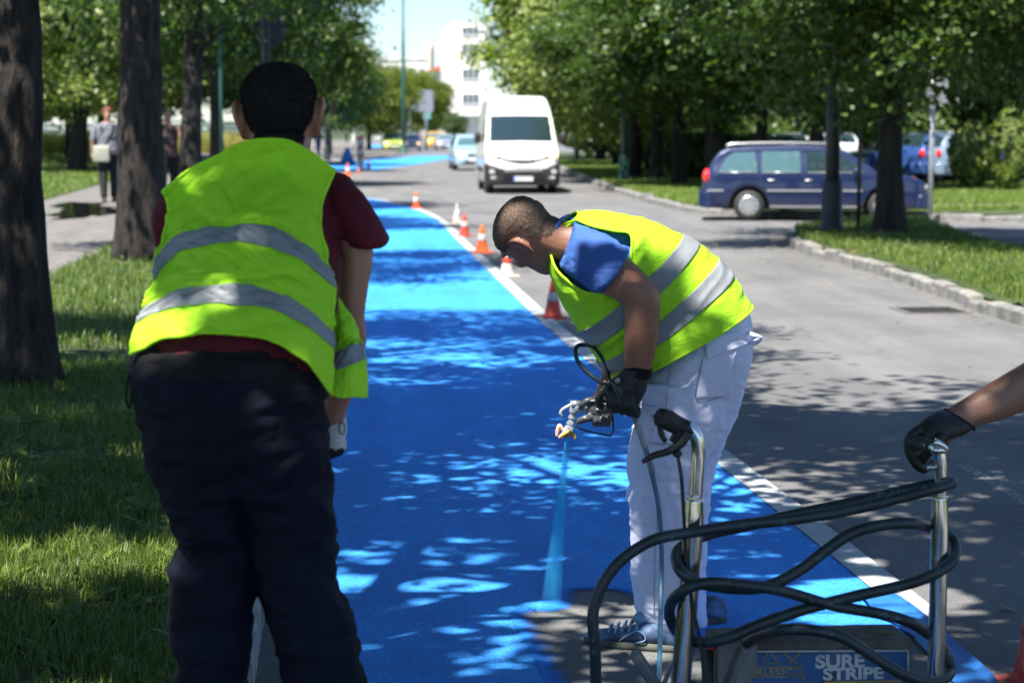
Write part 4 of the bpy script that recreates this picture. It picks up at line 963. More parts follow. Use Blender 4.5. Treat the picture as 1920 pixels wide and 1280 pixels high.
# masking sheet folded over the end of the white line
ms = [(1612, 1123), (1660, 1120), (1700, 1142), (1790, 1215), (1860, 1282), (1890, 1330)]; ms2 = [(1640, 1160), (1672, 1172), (1705, 1195), (1745, 1238), (1790, 1290), (1810, 1330)]
A = cr([G(*a) for a in ms], 30); B = cr([G(*a) for a in ms2], 30)
rows = []
for k in np.linspace(0, 1, 7):
    q = A * (1 - k) + B * k; q[:, 2] = .013 + .012 * math.sin(k * math.pi) + .006 * fbm(q * 9, 4) + (.018 if k == 0 else 0); rows.append(q)
sheetm = noisy('painted_sheet', (.015, .12, .42), (.03, .18, .50), 8, .5, .3, .004)
o = mk('masking_sheet', loft(rows, closed=False, caps=False), sheetm); tag(o, 'strip of masking sheet covered in blue paint along the end of the white line', 'masking sheet')
sm_ = o.modifiers.new('s', 'SOLIDIFY'); sm_.thickness = .003
# ------------------------------------------------------------ people
def skinmat(name, c1, c2, rough=.5):
    m = noisy(name, c1, c2, 14, rough, .15, .0015, bscale=160); bsdf(m).inputs['Subsurface Weight'].default_value = .08
    bsdf(m).inputs['Subsurface Radius'].default_value = (.01, .004, .002); return m
SK1 = skinmat('tanned_skin', (.30, .135, .082), (.38, .18, .115)); SK2 = skinmat('skin', (.26, .115, .068), (.33, .155, .095)); SK3 = skinmat('forearm_skin', (.22, .11, .075), (.28, .14, .10))
def fabric(name, c1, c2, scale=6, wv=900, b=.2, rough=.85, stretch=None):
    m = noisy(name, c1, c2, scale, rough, 0, stretch=stretch)
    a = nz(m, 28, 4, .55, stretch); w = nz(m, wv, 1, .5)
    ad = N(m, 'Math', operation='MULTIPLY_ADD'); L(m, w.outputs[0], ad.inputs[0]); ad.inputs[1].default_value = .12; L(m, a.outputs[0], ad.inputs[2])
    bump(m, ad.outputs[0], b, .01); bsdf(m).inputs['Specular IOR Level'].default_value = .2; return m
def vestmat(name, c1, c2):
    m = fabric(name, c1, c2, 5, 700, .22, .6); nt = m.node_tree
    t = N(m, 'BsdfTranslucent'); t.inputs[0].default_value = (*[min(1, x * 1.0) for x in c2], 1)
    ms = N(m, 'MixShader'); ms.inputs[0].default_value = .22; L(m, bsdf(m).outputs[0], ms.inputs[1]); L(m, t.outputs[0], ms.inputs[2])
    L(m, ms.outputs[0], [n for n in nt.nodes if n.type == 'OUTPUT_MATERIAL'][0].inputs[0]); return m
VEST = vestmat('hi_vis_yellow', (.42, .86, .03), (.50, .92, .04)); vb_ = [n for n in VEST.node_tree.nodes if n.type == 'BUMP'][0]; cz_ = nz(VEST, 9, 5, .6, (1.0, 1, 2.4), dist=.6); ca_ = N(VEST, 'Math', operation='MULTIPLY_ADD'); L(VEST, cz_.outputs[0], ca_.inputs[0]); ca_.inputs[1].default_value = 1.6; L(VEST, vb_.inputs['Height'].links[0].from_socket, ca_.inputs[2]); L(VEST, ca_.outputs[0], vb_.inputs['Height']); vb_.inputs['Strength'].default_value = .5
VPIPE = vestmat('hi_vis_piping', (.48, .92, .03), (.55, .98, .04))
STRIPE = fabric('reflective_grey', (.20, .22, .235), (.27, .29, .305), 8, 1500, .12, .42)
MAROON = fabric('maroon_cotton', (.085, .010, .017), (.12, .016, .025)); NAVY = fabric('navy_trouser', (.003, .004, .010), (.007, .009, .020), 4, 900, .3)
BLACKC = fabric('black_cotton', (.008, .008, .009), (.014, .014, .016), 6, 900, .4); BLUES = fabric('blue_cotton', (.045, .11, .36), (.06, .14, .42), 8, 900, .4)
WHITEC = fabric('white_work_trouser', (.62, .64, .82), (.70, .72, .88), 2.4, 900, .3)
GLOVEB = noisy('black_nitrile', (.010, .010, .010), (.018, .018, .018), 60, .55, .4, .002); GLOVEG = noisy('dark_grey_nitrile', (.035, .04, .045), (.075, .085, .09), 40, .3, .3, .002)
HAIR = noisy('dark_hair', (.004, .003, .003), (.011, .009, .008), 90, .85, .9, .004, stretch=(1, 1, .3)); HAIRB = noisy('shaved_hair', (.045, .030, .021), (.17, .105, .072), 200, .75, .5, .002, detail=3)
LINEN = noisy('glove_knit', (.50, .50, .46), (.62, .61, .57), 60, .9, .5, .002)
def wrinkle(V, N_, amp, f, seed, aniso=(1, 1, 1), ridge=True, dirs=None):
    Q = V * f
    if dirs is not None: Q = Q @ np.array(dirs).T
    Q = Q * np.array(aniso); Q = Q + .35 * np.stack([vn(Q * .7, seed + 9), vn(Q * .7, seed + 10), vn(Q * .7, seed + 11)], 1)
    n = fbm(Q, seed, 3)
    if ridge: n = (1 - np.abs(n) * 2.0) * .6
    return V + N_ * (amp * n)[:, None]
def cloth(name, parts, voxel, m, parent, it=4, wr=(), grow=0, cut=None):
    V, F, Nn = remesh(parts, voxel, it)
    if grow: V = V + Nn * grow
    for w in wr: V = wrinkle(V, Nn, *w)
    if cut is not None:
        k = cut(V[F].mean(1)); F = F[k]
    o = mk(name, (V, F), m, parent); return o
# --- a head with a face: local frame, face towards -y, chin at z 0, crown at .237
def head_parts(neck=None):
    prof = [(.000, .082, -.030, .016), (.012, .094, -.01, .034), (.035, .098, .035, .052), (.060, .096, .062, .061), (.085, .094, .076, .067), (.11, .092, .088, .071), (.135, .090, .096, .0745), (.16, .094, .101, .0765), (.185, .088, .100, .0755), (.205, .072, .092, .068), (.222, .048, .074, .054), (.233, .022, .048, .032), (.238, .002, .02, .012)]
    rings = []; th = np.linspace(0, 2 * math.pi, 40, endpoint=False)
    for z, f, b, w in cr(prof, 40):
        cy = (b - f) / 2; hy = (b + f) / 2; c = np.cos(th); s = np.sin(th); e = 2 / 2.25
        rings.append(np.stack([w * np.sign(c) * np.abs(c) ** e, cy + hy * np.sign(s) * np.abs(s) ** e, np.full(40, z)], 1))
    P_ = [loft(rings)]
    P_.append(tube([(0, -.088, .142), (0, -.103, .118), (0, -.113, .100), (0, -.098, .088)], [.010, .012, .0155, .010], 12, 10))      # nose
    for s in (-1, 1): P_.append(ell((s * .012, -.101, .096), (.010, .010, .008), 12)); P_.append(ell((s * .032, -.078, .160), (.030, .020, .010), 14)); P_.append(ell((s * .046, -.066, .105), (.022, .022, .020), 14))
    P_.append(ell((0, -.094, .068), (.025, .011, .0065), 14)); P_.append(ell((0, -.093, .057), (.022, .011, .007), 14)); P_.append(ell((0, -.088, .022), (.022, .014, .016), 14))
    P_.append(tube([(0, .028, .06), (0, .022, 0), (0, .02, -.06)], [.058, .056, .060], 20, 6) if neck is None else neck)
    return P_
def ear(s):
    H = [(s * .074, .004, .142), (s * .086, .010, .162), (s * .094, .026, .168), (s * .098, .040, .156), (s * .096, .041, .134), (s * .088, .031, .114), (s * .080, .017, .098), (s * .073, .008, .106)]
    a = tube(H, [.005, .0055, .006, .006, .0055, .0055, .0065, .004], 10, 30)
    b = tube([(s * .074, .012, .110), (s * .079, .024, .125), (s * .080, .025, .145), (s * .076, .012, .152)], [.008, .010, .010, .007], 8, 10)
    c = ell((s * .081, .022, .135), (.009, .019, .031), 14)
    return [a, b, c]
def head_to(S, A, o): return xf(S, A, o)
def frame(up, face):
    up = np.array(up, float); up /= np.linalg.norm(up); f = np.array(face, float); f -= up * (f @ up); f /= np.linalg.norm(f)
    x = np.cross(-f, up); return np.stack([x, -f, up], 1)     # columns: local x, y, z
def hairline(v, bald=0):   # local coordinates -> inside hair
    x, y, z = v[:, 0], v[:, 1], v[:, 2]
    lim = np.where(y < -.055, .188 + bald, np.where(y < -.025, .165, np.where(y < .035, .162 - .25 * (y + .025), .145 - (y - .035) * 1.75)))
    lim = np.maximum(lim, .074)
    return z > lim + .004 * fbm(v * 90, 3)
def eyes(t, A, o, skin):
    mwht = mat('eye_white', (.7, .68, .64), .2); mir = mat('iris', (.05, .03, .02), .2)
    for s in (-1, 1):
        e = mk('eye', head_to(ell((s * .031, -.0835, .139), (.0135, .0095, .0075), 14), A, o), mwht, t)
        mk('iris', head_to(ell((s * .031, -.0925, .139), (.005, .0018, .005), 12), A, o), mir, e)
        mk('eyebrow', head_to(tube([(s * .014, -.096, .157), (s * .032, -.095, .163), (s * .052, -.082, .158)], [.003, .004, .002], 8, 10), A, o), HAIR, t)
# --- fingers: chain of joints, tapering
def finger(pts, r0=.0095, r1=.0075): return tube(pts, np.linspace(r0, r1, len(pts)), 12, 18)

# ============ the worker seen from behind =====================
Y1 = 4.20
w1 = thing('person', 'worker seen from behind in a yellow green vest over a maroon shirt on the kerb', 'person', (P(430, 1000, Y1)[0], Y1 + .05, .0))
hY = 4.56
A1 = frame((-.03, .12, 1), (.03, 1, -.10))
o1 = P(523, 318, hY) - A1 @ np.array([0, .02, 0]); sc1 = (P(0, 127, hY)[2] - P(0, 300, hY)[2]) / .237
A1 = A1 * max(.95, min(1.12, sc1 * .93)) * np.array([1.06, 1.04, 1.19]); o1 = P(521, 127, hY) - A1 @ np.array([0, .0, .237])
neck1 = tube([(0, .03, .09), (0, .035, .02), (.0, .05, -.10)], [.066, .072, .098], 22, 8)
HB = [xf(s, A1, o1) for s in head_parts(neck1) + ear(-1) + ear(1)]
torso1 = sil([(455, 300, 585, 300, .33, .08), (360, 345, 628, 345, .27, .115), (326, 400, 632, 400, .21, .125), (312, 470, 630, 470, .14, .13), (296, 530, 628, 530, .09, .13), (280, 600, 624, 600, .05, .13), (262, 670, 612, 680, .02, .13), (262, 740, 600, 750, .02, .12)], Y1, n=24)
arm1 = sil([(596, 330, 640, 440, .24, .055), (610, 420, 690, 385, .22, .06), (632, 470, 700, 470, .20, .055), (632, 530, 692, 530, .19, .052), (634, 590, 684, 590, .19, .045), (634, 640, 687, 640, .20, .042), (622, 690, 676, 705, .22, .04), (610, 740, 657, 752, .24, .034), (606, 775, 646, 786, .26, .030), (604, 830, 640, 838, .28, .028)], Y1, n=40)
armL = tube([P(355, 400, Y1 + .28), P(335, 450, Y1 + .36), P(330, 600, Y1 + .50), P(380, 700, Y1 + .62), P(430, 740, Y1 + .66)], [.06, .055, .045, .04, .03], 14, 30)
handL = [finger([P(430, 740, Y1 + .66) + np.array([.0, .02 * k, -.01 * k]), P(445, 752, Y1 + .68) + np.array([0, .022 * k, -.012 * k]), P(452, 775, Y1 + .69) + np.array([0, .022 * k, -.012 * k])], .011, .008) for k in range(-2, 2)]
leg_b = [sil([(300, 700, 450, 720, .05, .11), (350, 1000, 460, 1000, .08, .09), (350, 1300, 440, 1300, .10, .06), (365, 1650, 430, 1650, .10, .045)], Y1, n=16), sil([(450, 720, 590, 720, .05, .11), (500, 1000, 610, 1000, .08, .09), (560, 1300, 660, 1300, .08, .06), (590, 1700, 660, 1700, .08, .045)], Y1, n=16)]
V, F, Nn = remesh(HB + [torso1, arm1, armL] + handL + leg_b, .0048, 3)
b1 = mk('body', (V, F), SK1, w1)
iv = np.linalg.inv(A1)
def hair_shell(V, F, Nn, A, o, off, m, parent, bald=0, ns=16000, ln=.010, wd=.0011):
    ia = np.linalg.inv(A); fc_ = V[F].mean(1); loc = (fc_ - o) @ ia.T
    k = hairline(loc, bald) & (np.abs(loc[:, 0]) < .1) & (loc[:, 1] > -.12) & (loc[:, 1] < .13) & (loc[:, 2] < .26)
    k &= ~((np.abs(loc[:, 0]) > .0755) & (loc[:, 2] < .182))
    f = F[k]; u, inv = np.unique(f, return_inverse=True)
    Lv = (V[u] - o) @ ia.T; th = off * np.clip((Lv[:, 2] - .03) / .10, .15, 1)
    v = V[u] + Nn[u] * th[:, None] + Nn[u] * (.0012 * fbm(V[u] * 160, 5))[:, None]
    if not ns: return mk('hair', (v, inv.reshape(f.shape)), m, parent)
    r = np.random.default_rng(5); ff = inv.reshape(f.shape); ci = r.integers(0, len(ff), ns); b = v[ff[ci, 0]] * r.uniform(0, 1, (ns, 1)); b = v[ff[ci, 0]] + (v[ff[ci, 2]] - v[ff[ci, 0]]) * r.uniform(0, 1, (ns, 1))
    nm = Nn[u][ff[ci, 0]]; dn = -A[:, 2] / np.linalg.norm(A[:, 2]); d = nm * .75 + dn * .45 + r.normal(size=(ns, 3)) * .25; d /= np.linalg.norm(d, axis=1)[:, None]
    s = np.cross(d, r.normal(size=(ns, 3))); s /= np.linalg.norm(s, axis=1)[:, None]; l = ln * r.uniform(.5, 1.2, (ns, 1)); b = b - nm * .001
    T = np.stack([b - s * wd / 2, b + s * wd / 2, b + d * l + s * wd * .12, b + d * l - s * wd * .12], 1).reshape(-1, 3)
    return mk('hair', (np.vstack([v, T]), np.vstack([ff, np.arange(4 * ns).reshape(ns, 4) + len(v)])), m, parent)
hair_shell(V, F, Nn, A1, o1, .006, HAIR, w1, 0, 22000, .008, .0009)
eyes(w1, A1, o1, SK1)
# shirt: torso and sleeves
sleeve1 = sil([(585, 345, 628, 318, .26, .07), (604, 405, 650, 332, .24, .082), (618, 425, 680, 365, .22, .085), (630, 440, 707, 405, .21, .085), (637, 447, 728, 446, .20, .085), (652, 462, 716, 462, .20, .078)], Y1, n=18)
sleeveL = tube([P(362, 385, Y1 + .28), P(338, 415, Y1 + .30), P(334, 455, Y1 + .36)], [.065, .06, .055], 16, 12)
t1b = sil([(460, 285, 580, 290, .36, .07), (356, 338, 628, 333, .27, .115), (318, 400, 640, 400, .21, .13), (306, 470, 638, 470, .14, .135), (292, 530, 634, 530, .09, .135), (276, 600, 630, 600, .05, .14), (252, 655, 624, 668, .03, .148), (250, 668, 620, 700, .03, .148)], Y1, n=26)
cloth('shirt', [t1b, sleeve1, sleeveL], .006, MAROON, w1, 5, [(.006, 7, 3, (1, 1, 2.2)), (.003, 22, 5)])
under = sil([(262, 640, 596, 650, .03, .14), (249, 664, 604, 692, .01, .156), (244, 700, 614, 745, .005, .158)], Y1, n=8)
cloth('undershirt', [under], .007, BLACKC, w1, 4, [(.010, 14, 23, (.5, 1, 4))])
# trousers
pel = sil([(250, 672, 600, 700, .01, .135), (244, 700, 612, 735, .0, .160), (246, 745, 611, 765, -.01, .150), (256, 800, 613, 820, -.005, .155), (272, 855, 616, 870, .01, .15), (296, 910, 621, 925, .03, .13)], Y1, n=16)
legL = sil([(262, 800, 440, 810, .02, .13), (290, 885, 450, 900, .03, .12), (318, 960, 462, 965, .05, .11), (336, 1010, 472, 1020, .07, .10), (330, 1045, 477, 1070, .08, .095), (321, 1065, 478, 1110, .08, .095), (321, 1147, 471, 1147, .09, .095), (326, 1210, 466, 1215, .09, .09), (331, 1280, 460, 1280, .10, .09), (338, 1500, 452, 1500, .11, .08), (345, 1640, 448, 1640, .11, .075), (350, 1690, 446, 1690, .11, .07)], Y1, n=40)
legR = sil([(430, 800, 613, 815, .02, .13), (440, 890, 618, 900, .03, .12), (456, 960, 625, 965, .04, .11), (472, 1030, 630, 1040, .06, .105), (483, 1100, 632, 1100, .07, .10), (494, 1145, 658, 1140, .07, .10), (520, 1210, 673, 1216, .07, .095), (535, 1280, 681, 1280, .08, .09), (560, 1500, 692, 1500, .08, .08), (574, 1690, 692, 1700, .08, .075), (578, 1750, 692, 1755, .08, .07)], Y1, n=40)
cloth('trousers', [pel, legL, legR], .0065, NAVY, w1, 5, [(.014, 5.5, 13, (1, 1, 2.2)), (.006, 13, 15, (1, 1, 1.6))])
mk('cord', tube([P(247, 700, Y1 - .03), P(240, 712, Y1 - .05), P(236, 745, Y1 - .05), P(243, 765, Y1 - .05), P(247, 735, Y1 - .05), P(246, 712, Y1 - .03)], .0025, 6, 24), BLACKC, w1)
# vest back panel, from the shoulders to the hem
ROWS = [[(308, 361), (350, 322), (410, 289), (470, 265), (535, 264), (585, 287), (628, 318)],
        [(315, 385), (360, 356), (420, 330), (470, 315), (530, 316), (572, 342), (603, 382)],
        [(306, 425), (350, 405), (410, 388), (465, 380), (525, 385), (575, 405), (605, 442)],
        [(292, 490), (330, 452), (385, 433), (450, 425), (515, 433), (575, 464), (622, 506)],
        [(286, 526), (325, 484), (385, 464), (450, 457), (515, 469), (575, 500), (626, 541)],
        [(272, 562), (320, 524), (385, 506), (450, 500), (515, 510), (575, 540), (629, 582)],
        [(264, 582), (315, 548), (385, 536), (450, 535), (515, 546), (575, 577), (629, 624)],
        [(251, 604), (310, 580), (385, 571), (450, 571), (515, 582), (575, 613), (629, 656)],
        [(240, 662), (300, 638), (385, 624), (450, 624), (515, 637), (570, 672), (622, 738)]]
Yc = [.30, .24, .17, .10, .07, .03, .0, -.02, -.06]     # depth of the surface at the spine
T1B = [(450, 280, 590, 285, .34, .09), (352, 335, 634, 330, .27, .125), (318, 400, 640, 400, .21, .14), (306, 470, 638, 470, .14, .145), (292, 530, 634, 530, .09, .145), (274, 600, 630, 600, .05, .15), (252, 660, 628, 672, .02, .155), (246, 690, 620, 730, .02, .155)]
def shirtY(x, y):
    ty_ = [(r_[1] + r_[3]) / 2 for r_ in T1B]; f = lambda k: float(np.interp(y, ty_, [r_[k] for r_ in T1B]))
    a, b, dy, h = f(0), f(2), f(4), f(5); s = min(.93, abs((x - (a + b) / 2) / ((b - a) / 2)))
    return Y1 + dy - h * math.sqrt(1 - s * s)
def vgrid(rows, extra=None):
    g = []
    for i, rw in enumerate(rows):
        xl, xr_ = rw[0][0], rw[-1][0]; L_ = []
        for j, (x, y) in enumerate(rw):
            s = (x - (xl + xr_) / 2) / ((xr_ - xl) / 2); d = .13 * (1 - math.sqrt(max(0, 1 - .93 * s * s)))
            L_.append(P(x, y, min(shirtY(x, y) - .026, 4.36 if y < 400 else 9)))
        g.append(L_)
    return np.array(g)
g1 = vgrid(ROWS)
def surf(g, nu, nv):
    a = np.array([cr(g[:, j], nv) for j in range(g.shape[1])]).transpose(1, 0, 2)
    return np.array([cr(a[i], nu) for i in range(a.shape[0])])
S1 = surf(g1, 110, 140)
def normals(S):
    du = np.gradient(S, axis=1); dv = np.gradient(S, axis=0); n = np.cross(du, dv); n /= np.linalg.norm(n, axis=2)[..., None] + 1e-9
    return n
def vest_folds(S, seed, amp=.009):
    n = normals(S); h, w, _ = S.shape; u = np.linspace(0, 1, w)[None, :].repeat(h, 0); v = np.linspace(0, 1, h)[:, None].repeat(w, 1)
    q = np.stack([(u * 2.2 + v * 2.4).ravel() * 1.4, (v * 5.2 - u * 2.6).ravel() * 1.5, np.zeros(h * w)], 1)
    q2 = np.stack([u.ravel() * 3.4, (v * 9 + u * 3.2).ravel() * 1.2, np.ones(h * w)], 1)
    q3 = np.stack([u.ravel() * 20, v.ravel() * 26, np.ones(h * w)], 1)
    rdg = (1 - np.abs(fbm(q2, seed + 6, 2)) * 2.2)
    q4 = np.stack([(u * 3.0 + v * 1.2).ravel(), (v * 13 - u * 7 + .8 * np.sin(u * 7)).ravel(), np.full(h * w, 3.3)], 1); r4 = np.clip(.32 - np.abs(fbm(q4, seed + 14, 2)), 0, 1)
    d = (fbm(q, seed, 2) * .7 + rdg * .45 + r4 * 1.0).reshape(h, w) * amp + fbm(q3, seed + 2, 2).reshape(h, w) * amp * .16
    return S + n * d[..., None]
if (normals(S1)[60, 55] @ np.array([0, -1, 0])) < 0: SG = -1
else: SG = 1
S1 = vest_folds(S1, 5, .009)
def grid_mesh(S): h, w, _ = S.shape; return S.reshape(-1, 3), [(i * w + j, i * w + j + 1, (i + 1) * w + j + 1, (i + 1) * w + j) for i in range(h - 1) for j in range(w - 1)]
v1 = mk('vest', grid_mesh(S1), VEST, w1); sm_ = v1.modifiers.new('s', 'SOLIDIFY'); sm_.thickness = .003; sm_.offset = 0
def band(S, v0, v1_, off, name, parent, u0=0, u1=1):
    h, w, _ = S.shape; a = int(v0 * (h - 1)); b = int(v1_ * (h - 1)); c = int(u0 * (w - 1)); d = int(u1 * (w - 1))
    n = normals(S) * SG
    T = (S + n * off)[a:b + 1, c:d + 1]
    o = mk(name, grid_mesh(T), STRIPE, parent); m_ = o.modifiers.new('s', 'SOLIDIFY'); m_.thickness = .0015; m_.offset = 0; return o
band(S1, 3 / 8, 4 / 8, .0040, 'reflective_stripe', w1); band(S1, 6 / 8, 7 / 8, .0040, 'reflective_stripe', w1)
for e_, nm in ((S1[0], 'neck_binding'), (S1[-1], 'hem_binding'), (S1[:56, 0], 'armhole_binding'), (S1[:100, -1], 'armhole_binding')): mk(nm, tube(e_, .0042, 8), VPIPE, w1)
# side panel hanging forward beside the arm
FL = [[(622, 520, .10), (630, 545, .10), (636, 560, .10), (641, 575, .10)],
      [(624, 580, .06), (640, 584, .05), (654, 592, .05), (664, 602, .06)],
      [(624, 625, .03), (644, 630, .01), (660, 634, .01), (676, 640, .03)],
      [(622, 662, .0), (644, 655, -.02), (662, 648, -.02), (679, 642, .0)],
      [(622, 695, -.02), (646, 690, -.04), (664, 682, -.04), (684, 674, -.02)],
      [(620, 738, -.05), (640, 743, -.06), (664, 742, -.06), (688, 743, -.04)]]
gF = np.array([[P(x, y, Y1 + .03 + d) for x, y, d in rw] for rw in FL]); SF = vest_folds(surf(gF, 30, 60), 8, .003)
o = mk('vest_side', grid_mesh(SF), VEST, w1); m_ = o.modifiers.new('s', 'SOLIDIFY'); m_.thickness = .003
band(SF, 3 / 5, 4 / 5, .004, 'reflective_stripe', w1)
for e_ in (SF[:, -1], SF[-1]): mk('hem_binding', tube(e_, .0035, 8), VPIPE, w1)
# right hand in a pale knitted glove with a black palm
gY = Y1 + .27
palm = sil([(607, 770, 644, 768, 0, .032), (606, 790, 650, 788, 0, .034), (607, 815, 650, 812, .0, .034), (610, 835, 640, 840, .0, .028)], gY, n=12)
gf_ = [finger([P(616 + 9 * k, 830 - k * 2, gY + .01 * k), P(618 + 7 * k, 850 - 2 * k, gY + .02), P(606 + 7 * k, 858 - 3 * k, gY + .04), P(596 + 7 * k, 850 - 3 * k, gY + .05)], .0105, .0085) for k in range(4)]
thb = finger([P(612, 795, gY + .02), P(598, 815, gY + .035), P(594, 838, gY + .045)], .012, .009)
V, F, Nn = remesh([palm] + gf_ + [thb], .0028, 2)
go = mk('glove', (V, F), LINEN, w1); go.data.materials.append(GLOVEB)
fz = V[F].mean(1)[:, 2]; lim = P(620, 842, gY)[2]
go.data.polygons.foreach_set('material_index', ((fz + .004 * np.sin(V[F].mean(1)[:, 0] * 300)) < lim).astype(np.int32))
mk('glove_mark', tube([P(640, 790, gY - .036), P(646, 797, gY - .034), P(645, 812, gY - .034), P(638, 812, gY - .036), P(636, 800, gY - .036), P(640, 790, gY - .036)], .0012, 6, 20), BLACKC, w1)
def shoe(parent, toe, heel, w=.05, h=.09, m=None, sole=None, zb=0):
    toe = np.array([*toe, 0.]); heel = np.array([*heel, 0.]); d = toe - heel; ln = np.linalg.norm(d); d /= ln; s = np.array([-d[1], d[0], 0])
    def rg(t, wd, z0, z1, c=0):
        th = np.linspace(0, 2 * math.pi, 24, endpoint=False)
        return heel + d * (t * ln) + np.outer(np.cos(th) * wd, s) + np.outer((np.sin(th) * .5 + .5) * (z1 - z0) + z0 + zb, np.array([0, 0, 1]))
    up = loft([rg(-.01, w * .35, .03, h * .75), rg(.03, w * .62, .018, h * .98), rg(.15, w * .75, .014, h * 1.12), rg(.3, w * .78, .014, h * 1.10), rg(.45, w * .82, .014, h * .92), rg(.62, w * .95, .014, h * .72), rg(.8, w * .98, .014, h * .60), rg(.93, w * .75, .014, h * .50), rg(1.0, w * .35, .022, h * .36)])
    th = np.linspace(0, 2 * math.pi, 32, endpoint=False)
    ol = []
    for a in th:
        t = .5 + .52 * math.cos(a); ww = w * (.80 + .25 * math.exp(-((t - .72) / .2) ** 2)) * math.sin(a); ww = np.sign(ww) * abs(ww)
        ol.append(heel + d * t * ln + s * ww)
    ol = np.array(ol)
    so = loft([ol + [0, 0, zb + .001], ol * 1.0 + [0, 0, zb + .012], ol + [0, 0, zb + .024]])
    sh = mk('shoe', up, m, parent); mk('sole', so, sole, sh); return sh, d, s, ln
DKS = noisy('dark_shoe', (.02, .02, .022), (.04, .04, .042), 20, .6, .2, .002)
for (a, b) in ((P(400, 1690, Y1)[:2], .13), (P(640, 1745, Y1)[:2], .0)):
    shoe(w1, (a[0], a[1] + .32), (a[0], a[1] + .02), .055, .10, DKS, M['rubber'], b)

# ============ the painter bending over the spray gun =====================
Y2 = 6.32
w2 = thing('person', 'worker in white trousers and blue shirt bent over the fresh paint with a gun', 'person', (P(1240, 1215, Y2)[0], Y2, 0))
U2 = np.array([-.86, .03, .50]); ca, sa = math.cos(R(42)), math.sin(R(42)); F2 = ca * np.array([-.50, 0, -.86]) + sa * np.array([0, 1, 0])
A2 = frame(U2, F2) * 1.06
o2 = P(978, 459, Y2 - .08) - A2 @ np.array([-.078, .018, .133])
# local x of this frame: which side faces the camera
side = -1 if (A2 @ np.array([1, 0, 0]))[1] > 0 else 1
o2 = P(979, 460, Y2 - .08) - A2 @ np.array([side * .078, .018, .133])
neck2 = tube([(0, .030, .10), (0, .042, .04), (0, .07, -.02), (0, .105, -.08)], [.058, .060, .062, .060], 22, 10)
H2 = [xf(s, A2, o2) for s in head_parts(neck2) + ear(-1) + ear(1)]
core2 = sil([(1090, 440, 1062, 480, 0, .09), (1140, 425, 1085, 520, 0, .15), (1200, 430, 1110, 560, 0, .165), (1270, 455, 1150, 600, 0, .16), (1320, 500, 1200, 620, 0, .14), (1360, 560, 1240, 650, 0, .13), (1370, 640, 1250, 680, 0, .12)], Y2, n=20)
aL = sil([(1100, 520, 1128, 455, -.17, .06), (1122, 546, 1160, 468, -.20, .062), (1143, 556, 1197, 500, -.225, .058), (1160, 566, 1222, 526, -.24, .054), (1170, 582, 1236, 553, -.245, .05), (1171, 605, 1237, 590, -.24, .048), (1170, 635, 1234, 632, -.23, .045), (1170, 665, 1228, 664, -.22, .04), (1172, 695, 1218, 699, -.21, .034), (1168, 720, 1205, 730, -.20, .030)], Y2, n=44)
aR = tube([P(1120, 480, Y2 + .17), P(1150, 560, Y2 + .22), P(1165, 640, Y2 + .20), P(1150, 700, Y2 + .05), P(1135, 735, Y2 - .06), P(1120, 757, Y2 - .12)], [.055, .05, .046, .038, .03, .027], 16, 40)
lg = [sil([(1240, 680, 1320, 700, -.06, .06), (1205, 900, 1280, 900, -.09, .065), (1215, 1180, 1260, 1180, -.09, .04)], Y2, n=14), sil([(1240, 660, 1370, 700, .09, .085), (1245, 900, 1310, 900, .12, .065), (1262, 1150, 1300, 1150, .15, .04)], Y2, n=14)]
V, F, Nn = remesh(H2 + [core2, aL, aR] + lg, .0046, 2)
mk('body', (V, F), SK2, w2)
hair_shell(V, F, Nn, A2, o2, .0015, HAIRB, w2, -.004, 14000, .004, .0007)
eyes(w2, A2, o2, SK2)
# shirt
tor2 = sil([(1076, 407, 1050, 438, 0, .07), (1118, 412, 1042, 478, 0, .14), (1178, 419, 1050, 518, 0, .172), (1236, 436, 1078, 572, 0, .18), (1288, 454, 1110, 628, 0, .175), (1328, 480, 1140, 650, 0, .17), (1362, 514, 1165, 670, 0, .17), (1395, 565, 1190, 690, 0, .17)], Y2, n=26)
slv2 = sil([(1050, 500, 1078, 418, -.10, .08), (1068, 515, 1105, 428, -.15, .085), (1090, 530, 1138, 440, -.18, .085), (1103, 541, 1163, 456, -.20, .082), (1112, 548, 1178, 466, -.21, .080), (1122, 549, 1176, 478, -.215, .075)], Y2, n=18)
slv2b = tube([P(1100, 470, Y2 + .12), P(1125, 510, Y2 + .19), P(1138, 545, Y2 + .21)], [.075, .075, .072], 16, 12)
cloth('shirt', [tor2, slv2, slv2b], .0055, BLUES, w2, 3, [(.0035, 16, 31, (.35, 1, 3.4)), (.0015, 34, 33, (.6, 1, 2))])
mk('collar', tube([P(1040, 446, Y2 - .075), P(1044, 425, Y2 - .085), P(1054, 410, Y2 - .06), P(1066, 404, Y2 + .0)], .0055, 8, 16), BLUES, w2)
# vest: a closed garment lofted between back and front outline, armhole cut out
VR = [(1084, 399, 1046, 434, 0, .085), (1122, 398, 1030, 470, 0, .155), (1182, 404, 1033, 516, 0, .195), (1240, 423, 1060, 578, 0, .205), (1290, 447, 1095, 634, 0, .20), (1330, 473, 1118, 667, 0, .195), (1366, 508, 1137, 695, 0, .195), (1406, 572, 1150, 714, 0, .205)]
rows = cr(VR, 150); nseg = 200; th = np.linspace(0, 2 * math.pi, nseg, endpoint=False); G2 = []
for x1, y1, x2, y2, dY, h in rows:
    a = P(x1, y1, Y2); b = P(x2, y2, Y2); c = (a + b) / 2; e = 2 / 2.3
    cc = np.sign(np.cos(th)) * np.abs(np.cos(th)) ** e; ss = np.sign(np.sin(th)) * np.abs(np.sin(th)) ** e
    G2.append(c + np.outer(cc, (a - c)) + np.outer(-ss, np.array([0, h, 0])))
G2 = np.array(G2)
